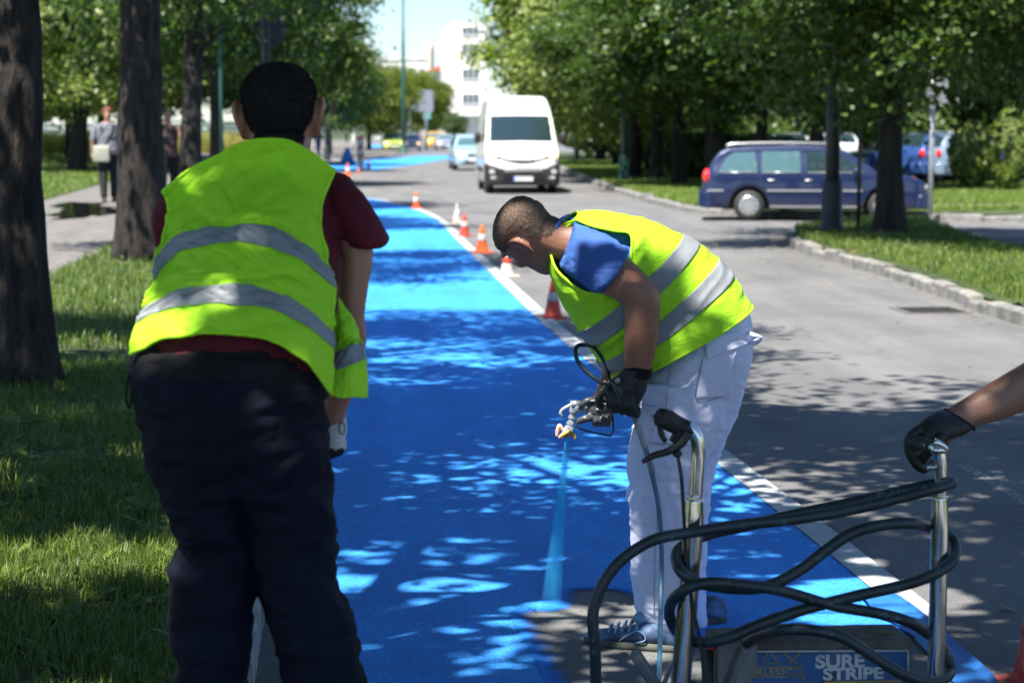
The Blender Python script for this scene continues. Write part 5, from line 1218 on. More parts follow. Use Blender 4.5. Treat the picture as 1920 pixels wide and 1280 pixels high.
def nclosed(S):
    du = np.roll(S, -1, 1) - np.roll(S, 1, 1); dv = np.gradient(S, axis=0); n = np.cross(du, dv); n /= np.linalg.norm(n, axis=2)[..., None] + 1e-9
    c = S.mean(1, keepdims=True); s = np.sign(((S - c) * n).sum(2).mean()); return n * s
n2 = nclosed(G2); Q = G2.reshape(-1, 3)
dv_ = (1 - np.abs(fbm(np.stack([(Q[:, 0] * 1.0 + Q[:, 2] * .9) * 4.5, Q[:, 1] * 4, (Q[:, 2] - Q[:, 0]) * 11], 1), 51, 2)) * 2) * .0055 + fbm(Q * 7, 52, 2) * .004 + fbm(Q * 45, 53, 2) * .0008
edge = np.minimum(1, np.minimum(np.arange(151), 150 - np.arange(151))[:, None] / 10 + .35).repeat(nseg, 1).ravel()
G2 = (Q + n2.reshape(-1, 3) * (dv_ * edge)[:, None]).reshape(G2.shape)
def topx(V):   # world point -> photo pixel (only used to cut the armhole along its outline)
    d = (np.asarray(V) - np.array([0, 0, CAMH])) @ CR; return np.stack([960 + FPX * d[..., 0] / -d[..., 2], 640 - FPX * d[..., 1] / -d[..., 2]], -1)
ARM = [(1080, 412), (1110, 424), (1150, 433), (1176, 436), (1184, 446), (1184, 470), (1178, 500), (1165, 528), (1145, 546), (1118, 550), (1092, 545), (1066, 527), (1044, 505), (1034, 478), (1036, 450), (1050, 427)]
armp = cr(np.array(ARM + [ARM[0]], float), 90)[:-1]
px = topx(G2); near = G2[..., 1] < Y2
fidx = [(i * nseg + j, i * nseg + (j + 1) % nseg, (i + 1) * nseg + (j + 1) % nseg, (i + 1) * nseg + j) for i in range(150) for j in range(nseg)]
fidx = np.array(fidx); V2 = G2.reshape(-1, 3); pc = topx(V2[fidx].mean(1)); nr = V2[fidx].mean(1)[:, 1] < Y2 - .02
k = inpoly(pc, armp) & nr; fidx = fidx[~k]
v2 = mk('vest', (V2, [tuple(f) for f in fidx]), VEST, w2); m_ = v2.modifiers.new('s', 'SOLIDIFY'); m_.thickness = .003; m_.offset = -1
# binding follows the hole on the vest surface
nrm = n2.reshape(-1, 3); P2 = topx(V2); sel = np.where((V2[:, 1] < Y2 - .02))[0]
bd = []
for p_ in armp:
    i = sel[np.argmin(((P2[sel] - p_) ** 2).sum(1))]; bd.append(P(p_[0], p_[1], V2[i][1]) + nrm[i] * .001)
bd = np.array(bd); bd[:, 1] = np.convolve(np.r_[bd[-3:, 1], bd[:, 1], bd[:3, 1]], np.ones(7) / 7, 'valid')
mk('armhole_binding', tube(np.vstack([bd, bd[:2]]), .0042, 8), VPIPE, w2)
mk('hem_binding', tube(np.vstack([G2[-1], G2[-1][:2]]), .0038, 8), VPIPE, w2)
mk('neck_binding', tube(np.vstack([G2[0], G2[0][:2]]), .0045, 8), VPIPE, w2)
def ringband(t0, t1, off):
    a, b = int(t0 / 7 * 150), int(t1 / 7 * 150); T = (G2 + n2 * off)[a:b + 1]; h = T.shape[0]
    F = [(i * nseg + j, i * nseg + (j + 1) % nseg, (i + 1) * nseg + (j + 1) % nseg, (i + 1) * nseg + j) for i in range(h - 1) for j in range(nseg)]
    F = np.array(F); V = T.reshape(-1, 3); kk = inpoly(topx(V[F].mean(1)), armp) & (V[F].mean(1)[:, 1] < Y2); F = F[~kk]
    o = mk('reflective_stripe', (V, [tuple(f) for f in F]), STRIPE, w2); m_ = o.modifiers.new('s', 'SOLIDIFY'); m_.thickness = .0015
ringband(3.72, 4.42, .004); ringband(5.35, 6.12, .004)
# trousers
pel2 = sil([(1215, 600, 1398, 570, 0, .15), (1214, 650, 1406, 610, 0, .165), (1210, 700, 1407, 650, 0, .175), (1204, 740, 1396, 705, 0, .175), (1198, 790, 1380, 765, .0, .165), (1196, 840, 1350, 840, .02, .15)], Y2, n=16)
nl = sil([(1202, 720, 1350, 720, -.08, .10), (1190, 790, 1352, 790, -.09, .095), (1181, 845, 1328, 850, -.09, .09), (1177, 905, 1312, 905, -.09, .085), (1184, 965, 1300, 970, -.09, .08), (1187, 1022, 1294, 1022, -.09, .078), (1185, 1084, 1290, 1084, -.09, .075), (1188, 1125, 1288, 1122, -.09, .073), (1200, 1155, 1286, 1150, -.09, .070), (1228, 1182, 1284, 1190, -.09, .066), (1250, 1194, 1282, 1197, -.09, .055)], Y2, n=44)
fl = sil([(1230, 720, 1398, 715, .08, .10), (1225, 790, 1374, 780, .09, .095), (1222, 850, 1350, 840, .10, .09), (1224, 905, 1334, 895, .11, .085), (1236, 970, 1326, 965, .12, .08), (1244, 1030, 1322, 1030, .13, .078), (1248, 1090, 1320, 1090, .14, .075), (1252, 1150, 1320, 1140, .15, .072), (1258, 1172, 1322, 1168, .15, .068)], Y2, n=36)
cloth('trousers', [pel2, nl, fl], .0055, WHITEC, w2, 3, [(.012, 5.5, 61, (1.2, 1, 2.0)), (.0055, 16, 63, (.8, 1, 1.8))])
# sewn details on the near leg: pocket, flap, seams
def onleg(pts, Y): return [P(x, y, Y) for x, y in pts]
def proj_patch(name, outline, Y, m, th=.004, n=16, seed=0, bend=0):
    o = np.array(outline, float); a, b, c, d = o     # corners: top-left, top-right, bottom-right, bottom-left
    g = []
    for v in np.linspace(0, 1, n):
        l = a + (d - a) * v; r_ = b + (c - b) * v
        g.append([P(*(l + (r_ - l) * u), Y(*(l + (r_ - l) * u)) - bend * math.sin(u * math.pi)) for u in np.linspace(0, 1, n)])
    ob = mk(name, grid_mesh(np.array(g)), m, w2); mm = ob.modifiers.new('s', 'SOLIDIFY'); mm.thickness = th; mm.offset = 1 if False else 0
    return ob
bv = None
def skin_depth(obj_name, parent):   # depth of the cloth surface towards the camera, looked up on the finished mesh
    ob = [c for c in parent.children if c.name.split('.')[0] == obj_name][0]
    v = np.array([x.co[:] for x in ob.data.vertices]) + origin(parent); q = topx(v); return v, q
tv, tq = skin_depth('trousers', w2)
cell = {}
for (x, y), yy in zip((tq // 6).astype(int), tv[:, 1]): cell[(x, y)] = min(cell.get((x, y), 99), yy)
def ty(x, y):
    best = [cell.get((int(x // 6) + i, int(y // 6) + j), 99) for i in (-1, 0, 1) for j in (-1, 0, 1)]; best = [b for b in best if b < 99]
    return (np.mean(best) if best else Y2 - .15)
def smoothY(off): return lambda x, y: np.mean([ty(x + i * 8, y + j * 8) for i in (-1, 0, 1) for j in (-1, 0, 1)]) - off
proj_patch('pocket_flap', [(1319, 633), (1388, 621), (1402, 645), (1325, 674)], smoothY(.010), WHITEC, .004)
proj_patch('pocket', [(1318, 668), (1386, 650), (1358, 744), (1305, 748)], smoothY(.005), WHITEC, .003)
proj_patch('pocket', [(1224, 800), (1300, 806), (1296, 834), (1216, 828)], smoothY(.009), WHITEC, .004)
mk('side_pocket_flap', tube([P(1400, 622, Y2 - .10), P(1412, 628, Y2 - .12), P(1428, 633, Y2 - .12), P(1418, 641, Y2 - .10), P(1405, 644, Y2 - .09)], [.004, .008, .004, .009, .004], 8, 16), WHITEC, w2)
SEAM = mat('seam_thread', (.30, .31, .40), .8)
def seam(pts, name='seam', r_=.0012): mk(name, tube([P(x, y, ty(x, y) - .003) for x, y in cr(np.array(pts, float), 40)], r_, 5), SEAM, w2)
seam([(1268, 632), (1262, 660), (1254, 700), (1250, 750), (1247, 790)]); seam([(1225, 655), (1245, 665), (1256, 683)]); seam([(1352, 668), (1346, 705), (1343, 742)]); seam([(1196, 756), (1220, 760), (1246, 762)])
seam([(1226, 870), (1232, 960), (1228, 1050), (1226, 1150)]); seam([(1204, 830), (1300, 836)]); seam([(1318, 668), (1305, 748), (1358, 744)])
# shoes, splashed with paint
SHN = noisy('navy_trainer', (.025, .04, .10), (.16, .28, .46), 9, .65, .3, .002, detail=6, lo=.42, hi=.62); SHL = noisy('paint_splashed_trainer', (.10, .24, .42), (.28, .46, .62), 22, .6, .3, .002, detail=6)
sole_m = noisy('trainer_sole', (.05, .055, .05), (.12, .14, .11), 18, .8, .2, .002)
tp_, hp = G(1098, 1203), G(1288, 1222); sh, d_, s_, ln_ = shoe(w2, tp_[:2], hp[:2], .052, .085, SHN, sole_m)
tn_ = np.array([tp_[0], tp_[1], 0]); hn_ = np.array([hp[0], hp[1], 0])
cam_side = s_ if s_[1] < 0 else -s_
for k in range(5):
    t_ = .46 + .07 * k; c_ = hn_ + d_ * ln_ * t_; z_ = .088 - .028 * (k / 4) ** 1.2 + .006
    mk('lace', tube([c_ + cam_side * .040 + np.array([0, 0, z_ - .030]), c_ + cam_side * .018 + np.array([0, 0, z_ - .004]), c_ - cam_side * .01 + np.array([0, 0, z_]), c_ - cam_side * .035 + d_ * .012 + np.array([0, 0, z_ - .02])], .0035, 6, 14), SHL, sh)
mk('toe_splash', xf(ell((0, 0, 0), (.030, .034, .016), 14), None, hn_ + d_ * ln_ * .90 + np.array([0, 0, .030])), SHL, sh)
mk('tongue', tube([hn_ + d_ * ln_ * .48 + np.array([0, 0, .085]), hn_ + d_ * ln_ * .38 + np.array([0, 0, .125]), hn_ + d_ * ln_ * .34 + np.array([0, 0, .145])], [.022, .026, .022], 10, 10), SHL, sh)
mk('side_badge', join([tube([hn_ + d_ * ln_ * a + cam_side * (.049 + b * .0) + np.array([0, 0, c]) for a, b, c in ((.62, 0, .028), (.48, 0, .062), (.40, 0, .064), (.36, 0, .040), (.46, 0, .026))], .0022, 6, 20)]), SHL, sh)
q = P(1325, 1172, Y2 + .16); shoe(w2, (q[0] - .20, Y2 + .16), (q[0] + .07, Y2 + .19), .05, .085, SHN, sole_m)
# left glove: black, closed round the hose
gy = Y2 - .22
pL = sil([(1168, 690, 1219, 697, .01, .040), (1158, 702, 1214, 712, .01, .042), (1142, 716, 1212, 728, .01, .042), (1132, 732, 1206, 742, .01, .040), (1136, 748, 1198, 757, .01, .036), (1146, 760, 1190, 766, .01, .028)], gy, n=18)
fgL = []
for k in range(4):
    x = 1150 + 13 * k; y0 = 752 + 3 * k
    fgL.append(finger([P(x - 8, y0 - 18, gy - .035), P(x - 3, y0 + 2, gy - .045), P(x + 3, y0 + 16, gy - .030), P(x + 6, y0 + 15, gy - .002), P(x + 7, y0 + 4, gy + .014)], .0125, .010))
thL = finger([P(1140, 722, gy - .02), P(1126, 738, gy - .028), P(1122, 754, gy - .016), P(1128, 764, gy + .0)], .0135, .0105)
V, F, Nn = remesh([pL] + fgL + [thL], .0030, 2); V = wrinkle(V, Nn, .0012, 60, 71)
mk('glove', (V, F), GLOVEB, w2)
mk('glove_cuff', sil([(1173, 684, 1224, 692, .01, .041), (1171, 692, 1221, 700, .01, .042), (1168, 702, 1217, 710, .01, .043)], gy, n=6), BLACKC, w2)
MK = mat('glove_print', (.30, .30, .30), .7)
for i in range(3): mk('glove_print', tube([P(1144 + i * 3, 716 + i * 7, gy - .040), P(1152 + i * 3, 722 + i * 7, gy - .044), P(1164 + i * 3, 729 + i * 6, gy - .043)], .0010, 5, 10), MK, w2)
mk('glove_print', ell(P(1158, 713, gy - .040), (.009, .002, .009), 10), MK, w2)
# right glove: dark grey, wet, on the gun
gz = Y2 - .16
pR = sil([(1150, 748, 1148, 790, .02, .030), (1132, 741, 1130, 790, .0, .036), (1112, 744, 1110, 789, -.005, .034), (1100, 751, 1102, 784, -.005, .026)], gz, n=14)
ix = [finger([P(1118, 750, gz - .028), P(1103, 751, gz - .032), P(1093, 757, gz - .026), P(1088, 766, gz - .012)], .012, .0095),
      finger([P(1112, 780, gz - .020), P(1100, 784, gz - .034), P(1091, 787, gz - .032), P(1084, 789, gz - .024)], .0135, .011)] + \
     [finger([P(1122 + 9 * k, 776, gz - .02), P(1116 + 11 * k, 788, gz - .030), P(1117 + 11 * k, 795, gz - .012), P(1121 + 11 * k, 790, gz + .010)], .0115, .0095) for k in range(3)]
V, F, Nn = remesh([pR] + ix, .0030, 2); V = wrinkle(V, Nn, .0012, 60, 72)
mk('glove', (V, F), GLOVEG, w2)
SPL = mat('wet_paint_spot', (.40, .45, .48), .2)
mk('paint_spots', join([ell(P(x, y, gz - .043), (.006 * a, .0015, .0028), 8) for x, y, a in ((1112, 751, 1.6), (1122, 767, 1.5), (1128, 763, 1), (1135, 757, .7), (1118, 748, .8))]), SPL, w2)
# --- spray gun
ALU = noisy('spattered_metal', (.30, .36, .40), (.46, .52, .56), 30, .35, .2, .001, metal=.5); BRS = mat('brass_part', (.62, .36, .08), .35, .5); PNK = noisy('pink_plastic', (.65, .36, .27), (.72, .46, .36), 30, .5, 0)
sg = thing('spray_gun', 'silver airless spray gun with pink tip guard in the painter\'s grey glove', 'spray gun', tuple(P(1078, 790, gz)))
mk('body', join([tube(onleg([(1092, 768), (1078, 764), (1074, 775)], gz), [.014, .015, .013], 12, 8), box(P(1079, 757, gz), (.030, .026, .020), .2), tube(onleg([(1075, 770), (1071, 790), (1069, 800)], gz), [.012, .009, .010], 10, 8), tube(onleg([(1088, 762), (1102, 770), (1120, 778)], gz), [.011, .010, .010], 10, 8)]), ALU, sg)
mk('fitting', join([tube(onleg([(1070.5, 790), (1070, 795)], gz), .0135, 6), tube(onleg([(1069, 799), (1067, 806)], gz), .0165, 6), tube(onleg([(1073, 781), (1072.5, 784)], gz), .013, 8)]), ALU, sg, smooth=False)
mk('trigger_hook', tube(onleg([(1074, 757), (1064, 762), (1054, 768), (1051, 775), (1054, 780)], gz), [.006, .006, .005, .0055, .004], 8, 20), ALU, sg)
mk('trigger_guard', tube(onleg([(1081, 790), (1084, 800), (1095, 806), (1140, 816), (1148, 812), (1150, 798), (1148, 772)], gz - .01), .0028, 8, 40), M['dark_metal'], sg)
mk('tip_guard', join([tube(onleg([(1066, 808), (1056, 806), (1049, 797), (1045, 808), (1044, 818)], gz), [.008, .006, .006, .006, .004], 8, 20), tube(onleg([(1062, 808), (1052, 818), (1048, 821)], gz - .01), [.006, .007, .004], 8, 10)]), PNK, sg)
mk('tip', join([tube(onleg([(1067, 808), (1058, 814), (1050, 820)], gz - .016), [.006, .006, .004], 8, 8), tube(onleg([(1070, 810), (1076, 816), (1078, 823)], gz), [.007, .006, .005], 8, 8), tube(onleg([(1066, 806), (1064, 820)], gz), [.009, .007], 10)]), BRS, sg)
# --- fan of paint leaving the nozzle
n0 = P(1063, 824, gz); gb_ = G(1032, 1142); rows = []
for t in np.linspace(0, 1, 14):
    c = n0 + (gb_ - n0) * t; th = np.linspace(0, 2 * math.pi, 20, endpoint=False); rw = .006 + .031 * t ** .9; rd = .003 + .05 * t
    rows.append(c + np.outer(np.cos(th) * rw, [1, 0, 0]) + np.outer(np.sin(th) * rd, [0, 1, 0]))
rows = [r__ + 0 for r__ in rows]
fan = mk('paint_spray', loft(rows), None)
fans = [fan] + [mk('spray_layer', loft([(r__ - r__.mean(0)) * kk_ + r__.mean(0) for r__ in rows]), None, fan) for kk_ in (.86, .72, .58, .45, .32, .2)]
vm = bpy.data.materials.new('paint_mist'); vm.use_nodes = True; vm.node_tree.nodes.clear()

df_ = N(vm, 'BsdfDiffuse'); df_.inputs[0].default_value = (.10, .66, 1.0, 1); tl_ = N(vm, 'BsdfTranslucent'); tl_.inputs[0].default_value = (.10, .66, 1.0, 1)
a_ = N(vm, 'MixShader'); a_.inputs[0].default_value = .5; L(vm, df_.outputs[0], a_.inputs[1]); L(vm, tl_.outputs[0], a_.inputs[2])
tp2_ = N(vm, 'BsdfTransparent'); b_ = N(vm, 'MixShader'); L(vm, tp2_.outputs[0], b_.inputs[1]); L(vm, a_.outputs[0], b_.inputs[2])
fr_ = nz(vm, 3.2, 4, .6, (6, 6, .6)); fz_ = N(vm, 'MapRange'); fz_.inputs['From Min'].default_value = .3; fz_.inputs['From Max'].default_value = .75; fz_.inputs['To Min'].default_value = .08; fz_.inputs['To Max'].default_value = .24; L(vm, fr_.outputs[0], fz_.inputs[0]); tg_ = N(vm, 'TexCoord'); sg_ = N(vm, 'SeparateXYZ'); L(vm, tg_.outputs['Generated'], sg_.inputs[0]); mg_ = N(vm, 'MapRange'); mg_.inputs['From Max'].default_value = .42; mg_.inputs['To Min'].default_value = .12; L(vm, sg_.outputs[2], mg_.inputs[0]); mu_ = N(vm, 'Math', operation='MULTIPLY'); L(vm, fz_.outputs[0], mu_.inputs[0]); L(vm, mg_.outputs[0], mu_.inputs[1]); L(vm, mu_.outputs[0], b_.inputs[0])
ov = N(vm, 'OutputMaterial'); L(vm, b_.outputs[0], ov.inputs['Surface'])
for f__ in fans: f__.data.materials.append(vm)
tag(fan, 'narrow fan of cyan blue paint spraying from the gun down to the road', 'paint spray')
# --- hose of the gun
HOSE = noisy('dark_hose', (.012, .020, .024), (.03, .045, .05), 14, .5, .1, .001); HOSEB = noisy('blue_hose', (.03, .10, .18), (.06, .17, .26), 30, .35, .1, .001, stretch=(1, 1, .2)); SPR = mat('steel_spring', (.35, .38, .36), .35, .8)
hs = thing('paint_hose', 'thin hose looping from the gun through the black glove and down to the road', 'hose', tuple(P(1200, 780, gy)))
mk('upper_hose', tube([P(1128, 752, gz + .04), P(1110, 725, gz + .06), P(1095, 668, gy + .10), P(1100, 647, gy + .09)][::-1] if False else [P(1100, 646, gy + .10), P(1086, 647, gy + .08), P(1079, 656, gy + .05), P(1082, 674, gy + .03), P(1098, 695, gy + .01), P(1120, 712, gy), P(1140, 727, gy), P(1165, 748, gy), P(1184, 768, gy)], .0068, 12, 60), HOSE, hs)
mk('upper_hose', tube([P(1100, 646, gy + .10), P(1118, 655, gy + .14), P(1138, 690, gy + .15), P(1140, 740, gy + .08), P(1122, 765, gz + .01)], .0065, 12, 40), HOSE, hs)
pts = cr(np.array([P(1184, 768, gy), P(1198, 805, gy), P(1213, 850, gy), P(1222, 885, gy)]), 90)
coil = []; a = 0
T = np.gradient(pts, axis=0); T /= np.linalg.norm(T, axis=1)[:, None]
fine = cr(pts[::6], 700); Tf = np.gradient(fine, axis=0); Tf /= np.linalg.norm(Tf, axis=1)[:, None]
for i in range(len(fine)):
    u = np.cross(Tf[i], [0, 1, 0]); u /= np.linalg.norm(u); v = np.cross(Tf[i], u); a = i * 2 * math.pi / (700 / 34)
    coil.append(fine[i] + .0088 * (math.cos(a) * u + math.sin(a) * v))
mk('spring', tube(coil, .0017, 5), SPR, hs)
mk('coupling', join([tube([P(1196, 800, gy), P(1200, 812, gy)], .0105, 6), tube([P(1201, 814, gy), P(1209, 838, gy)], .0098, 12), tube([P(1194, 790, gy), P(1196, 800, gy)], .0085, 12)]), M['galv'], hs, smooth=False)
mk('lower_hose', tube([P(1184, 768, gy), P(1205, 825, gy), P(1224, 895, gy), P(1235, 950, gy - .01), P(1240, 1020, gy - .03), P(1240, 1100, gy - .08), P(1238, 1180, gy - .2), P(1236, 1260, gy - .35), P(1234, 1340, gy - .5)], .0078, 12, 80), HOSEB, hs)

# ============ the arm of a third worker at the right edge =====================
Y3 = 4.75
w3 = thing('person', 'third worker reaching in from the right edge with a black glove', 'person', (P(2120, 900, Y3)[0], Y3 + .1, 0))
fa = sil([(1752, 780, 1772, 838, -.02, .020), (1770, 770, 1800, 815, -.02, .028), (1800, 752, 1826, 801, -.01, .034), (1850, 722, 1865, 790, .0, .042), (1900, 692, 1905, 776, .01, .048), (1960, 655, 1970, 752, .02, .05), (2030, 600, 2060, 700, .03, .05), (2080, 520, 2140, 620, .04, .055), (2100, 430, 2190, 480, .05, .065)], Y3, n=44)
zt_ = lambda py: P(2200, py, Y3 + .12)[2]
xb = P(2230, 400, Y3)[0]
body3 = [tube([(xb + .04, Y3 + .16, 1.44), (xb + .10, Y3 + .16, 1.25), (xb + .14, Y3 + .16, 1.0), (xb + .14, Y3 + .16, .82)], [.11, .15, .14, .15], 20, 14, squash=(1, .95)),
         tube([(xb + .03, Y3 + .07, .86), (xb + .05, Y3 + .07, .48), (xb + .08, Y3 + .07, .06)], [.085, .06, .045], 14, 12), tube([(xb + .2, Y3 + .25, .86), (xb + .22, Y3 + .25, .48), (xb + .25, Y3 + .25, .06)], [.085, .06, .045], 14, 12),
         tube([(xb + .10, Y3 + .32, 1.40), (xb + .04, Y3 + .38, 1.15), (xb - .16, Y3 + .42, 1.0)], [.055, .045, .03], 12, 12)] + [xf(s, frame((-.3, 0, 1), (-1, 0, -.3)), (xb - .04, Y3 + .16, 1.50)) for s in head_parts() + ear(1) + ear(-1)]
V, F, Nn = remesh([fa] + body3, .006, 3); mk('body', (V, F), SK3, w3)
hair_shell(V, F, Nn, frame((-.3, 0, 1), (-1, 0, -.3)), np.array((xb - .04, Y3 + .16, 1.50)), .01, HAIR, w3)
cloth('shirt', body3[:1] + [sil([(2060, 510, 2160, 600, .04, .075), (2100, 430, 2190, 480, .05, .085), (2140, 400, 2230, 440, .1, .09)], Y3, n=10)], .01, NAVY, w3, 4, [(.008, 8, 91)], .02)
cloth('trousers', body3[1:3] + [tube([(xb + .14, Y3 + .16, 1.0), (xb + .14, Y3 + .16, .80)], [.15, .155], 20)], .01, NAVY, w3, 4, [(.008, 8, 92)], .02)
for dx, dy in ((.08, .07), (.25, .25)): shoe(w3, (xb + dx - .2, Y3 + dy), (xb + dx + .07, Y3 + dy), .05, .09, DKS, M['rubber'])
hy = Y3 - .06
pal = sil([(1772, 768, 1824, 803, .04, .036), (1756, 772, 1806, 815, .02, .038), (1735, 785, 1780, 822, .0, .04), (1718, 800, 1762, 830, -.01, .038), (1708, 815, 1748, 842, -.01, .034)], hy, n=18)
fg3 = [finger([P(1728 + 7 * k, 803 + 3 * k, hy - .045 + .024 * k), P(1706 + 6 * k, 822, hy - .045 + .024 * k), P(1706 + 6 * k, 850, hy - .045 + .024 * k), P(1722 + 5 * k, 874 - 2 * k, hy - .040 + .022 * k), P(1736 + 4 * k, 880 - 4 * k, hy - .03 + .022 * k)], .0135, .011) for k in range(4)]
th3 = finger([P(1770, 815, hy - .05), P(1752, 836, hy - .062), P(1738, 850, hy - .055), P(1730, 862, hy - .04)], .0145, .011)
V, F, Nn = remesh([pal] + fg3 + [th3], .0032, 2); V = wrinkle(V, Nn, .0012, 50, 73); mk('glove', (V, F), GLOVEB, w3)
mk('glove_cuff', sil([(1770, 766, 1826, 808, .045, .037), (1776, 765, 1829, 803, .05, .037)], hy, n=4), BLACKC, w3)
mk('glove_seam', tube([P(1764, 796, hy - .028), P(1770, 808, hy - .032), P(1774, 820, hy - .028)], .0012, 5, 8), MK, w3)

# ============ people further away =====================
def far_person(label, px, py, z, h, face, top, legs, hair, skin=(.34, .19, .13), bag=None, swing=.2, wide=1.0, vox=.014, group=None, sleeve=True, lean=0, item=None, name='person'):
    q = G(px, py, z); t = thing(name, label, 'person', (q[0], q[1], z), R(face), group); k = h / 1.7; S = lambda *p: np.array(p) * k
    sw = swing; W = wide
    legsP = []
    for s, f in ((-1, sw), (1, -sw)):
        legsP.append(tube([S(s * .085 * W, 0, .92), S(s * .09 * W, -f * .45, .50), S(s * .085 * W, -f * .9 + (.06 if f < 0 else 0), .07)], np.array([.095 * W, .062 * W, .042]) * k, 14, 16))
    th = np.linspace(0, 2 * math.pi, 22, endpoint=False)
    def rg(z_, w, d, y=0): return np.stack([np.cos(th) * w * k * W, y * k + np.sin(th) * d * k * W, np.full(22, z_ * k)], 1)
    tors = loft([rg(.84, .14, .10), rg(.92, .172, .118), rg(1.06, .150, .108), rg(1.2, .165, .118), rg(1.32, .182, .115), rg(1.40, .175, .09), rg(1.45, .09, .07)])
    arms = []; slv = []; hands = []
    for s, f in ((-1, -sw), (1, sw)):
        a = [S(s * .17 * W, 0, 1.38), S(s * .215 * W, .01, 1.30), S(s * .25 * W, -.02 - f * .12, 1.10), S(s * .27 * W, -.05 - f * .55, .90)]
        arms.append(tube(a, np.array([.05, .048, .040, .026]) * k, 12, 18)); slv.append(tube(a[:3], np.array([.060, .060, .054]) * k, 12, 10))
        w_ = a[3]
        hands.append(ell(w_ + S(0, -.01, -.05), np.array([.018, .034, .045]) * k, 10))
        for j in range(4): hands.append(tube([w_ + S(0, -.035 + .016 * j, -.075), w_ + S(-s * .008, -.04 + .017 * j, -.115), w_ + S(-s * .02, -.038 + .017 * j, -.145 + .01 * abs(j - 1))], np.array([.009, .008, .007]) * k, 8))
        hands.append(tube([w_ + S(0, -.03, -.035), w_ + S(-s * .012, -.055, -.07), w_ + S(-s * .018, -.06, -.095)], np.array([.010, .009, .008]) * k, 8))
    hd = [xf(p, np.eye(3) * k * .96, S(0, .01, 1.475)) for p in head_parts() + ear(1) + ear(-1)]
    sm = mat('far_skin', skin, .55)
    mk('body', remesh([tors] + legsP + arms + hands + hd, vox, 2)[:2], sm, t, local=True)
    tm = noisy('far_top', tuple(c * .85 for c in top), top, 5, .85, .3, .01); lm = noisy('far_legs', tuple(c * .8 for c in legs), legs, 5, .85, .3, .01)
    V, F, Nn = remesh([loft([rg(.86, .178, .13), rg(.95, .182, .132), rg(1.06, .165, .125), rg(1.2, .178, .132), rg(1.32, .192, .125), rg(1.40, .182, .10), rg(1.44, .10, .08)])] + (slv if sleeve else []), vox, 3); V = wrinkle(V, Nn, .008, 9, 3); mk('top', (V, F), tm, t, local=True)
    V, F, Nn = remesh([loft([rg(.78, .12, .10), rg(.86, .17, .12), rg(.95, .172, .12)])] + [tube([p * 1 for p in [S(s * .085 * W, 0, .90), S(s * .09 * W, -f * .45, .50), S(s * .085 * W, -f * .9 + (.06 if f < 0 else 0), .10)]], np.array([.108 * W, .078 * W, .06]) * k, 14, 16) for s, f in ((-1, sw), (1, -sw))], vox, 3); mk('trousers', (V, F), lm, t, local=True)
    V, F, Nn = remesh(hd, .012, 1); ia = k * .96; loc = (V[F].mean(1) - S(0, .01, 1.475)) / ia; kk = hairline(loc); f_ = F[kk]; u, inv = np.unique(f_, return_inverse=True)
    mk('hair', (V[u] + Nn[u] * .02, inv.reshape(f_.shape)), mat('far_hair', hair, .7), t, local=True)
    for s, f in ((-1, sw), (1, -sw)):
        c = S(s * .085 * W, -f * .9 + (.06 if f < 0 else 0), 0)
        mk('shoe', join([ell(c + S(0, -.05, .04), np.array([.045, .13, .042]) * k, 14), box(c + S(0, -.05, .012), (.085 * k, .25 * k, .024 * k))]), DKS, t, local=True)
    return t, k
wt, k = far_person('woman walking on the footpath in a grey t-shirt and black trousers', 205, 380, .38, 1.70, 8, (.17, .18, .21), (.012, .012, .015), (.14, .045, .02), wide=1.08, swing=.16, vox=.012)
bq = origin(wt)
bg = thing('shoulder_bag', 'pale cream shoulder bag hanging at the walking woman\'s hip', 'bag', (bq[0] - .10, bq[1] - .20, bq[2] + .78))
bb = mk('pouch', box((0, 0, .10), (.30, .09, .30)), noisy('cream_leather', (.28, .28, .23), (.36, .36, .30), 10, .6, .1, .002), bg, local=True); bevel(bb, .03, 3)
mk('strap', tube([(-.12, .0, .22), (-.02, -.02, .42), (.12, 0, .60), (.22, .10, .70)], .010, 8, 20), M['black_plastic'], bg, local=True)
far_person('second walker half hidden behind the dark linden trunk', 317, 386, .38, 1.66, 0, (.05, .03, .03), (.012, .012, .015), (.03, .02, .015), swing=.22, sleeve=False)
gpf = 'people at the far end of the street'
far_person('man in dark clothes standing under the lindens past the side street', 650, 268, .13, 1.8, 150, (.015, .018, .035), (.01, .012, .02), (.03, .02, .015), group=gpf, swing=.08, vox=.03)
far_person('person in a red top far down the pavement', 689, 263, .13, 1.7, 100, (.30, .06, .04), (.05, .06, .10), (.03, .02, .015), group=gpf, swing=.1, vox=.03)
far_person('person in blue jeans beside the first worker\'s ear under the trees', 597, 293, .13, 1.75, 20, (.06, .09, .16), (.06, .12, .26), (.03, .02, .015), group=gpf, swing=.2, vox=.03)
far_person('person in a red top behind the white railing', 333, 262, .8, 1.7, 20, (.6, .02, .02), (.05, .05, .06), (.03, .02, .015), group=gpf, swing=.1, vox=.03)
far_person('person with a red top beyond the right verge trunks', 1148, 292, .13, 1.7, 60, (.65, .04, .04), (.08, .08, .06), (.03, .02, .015), group=gpf, swing=.15, vox=.03)
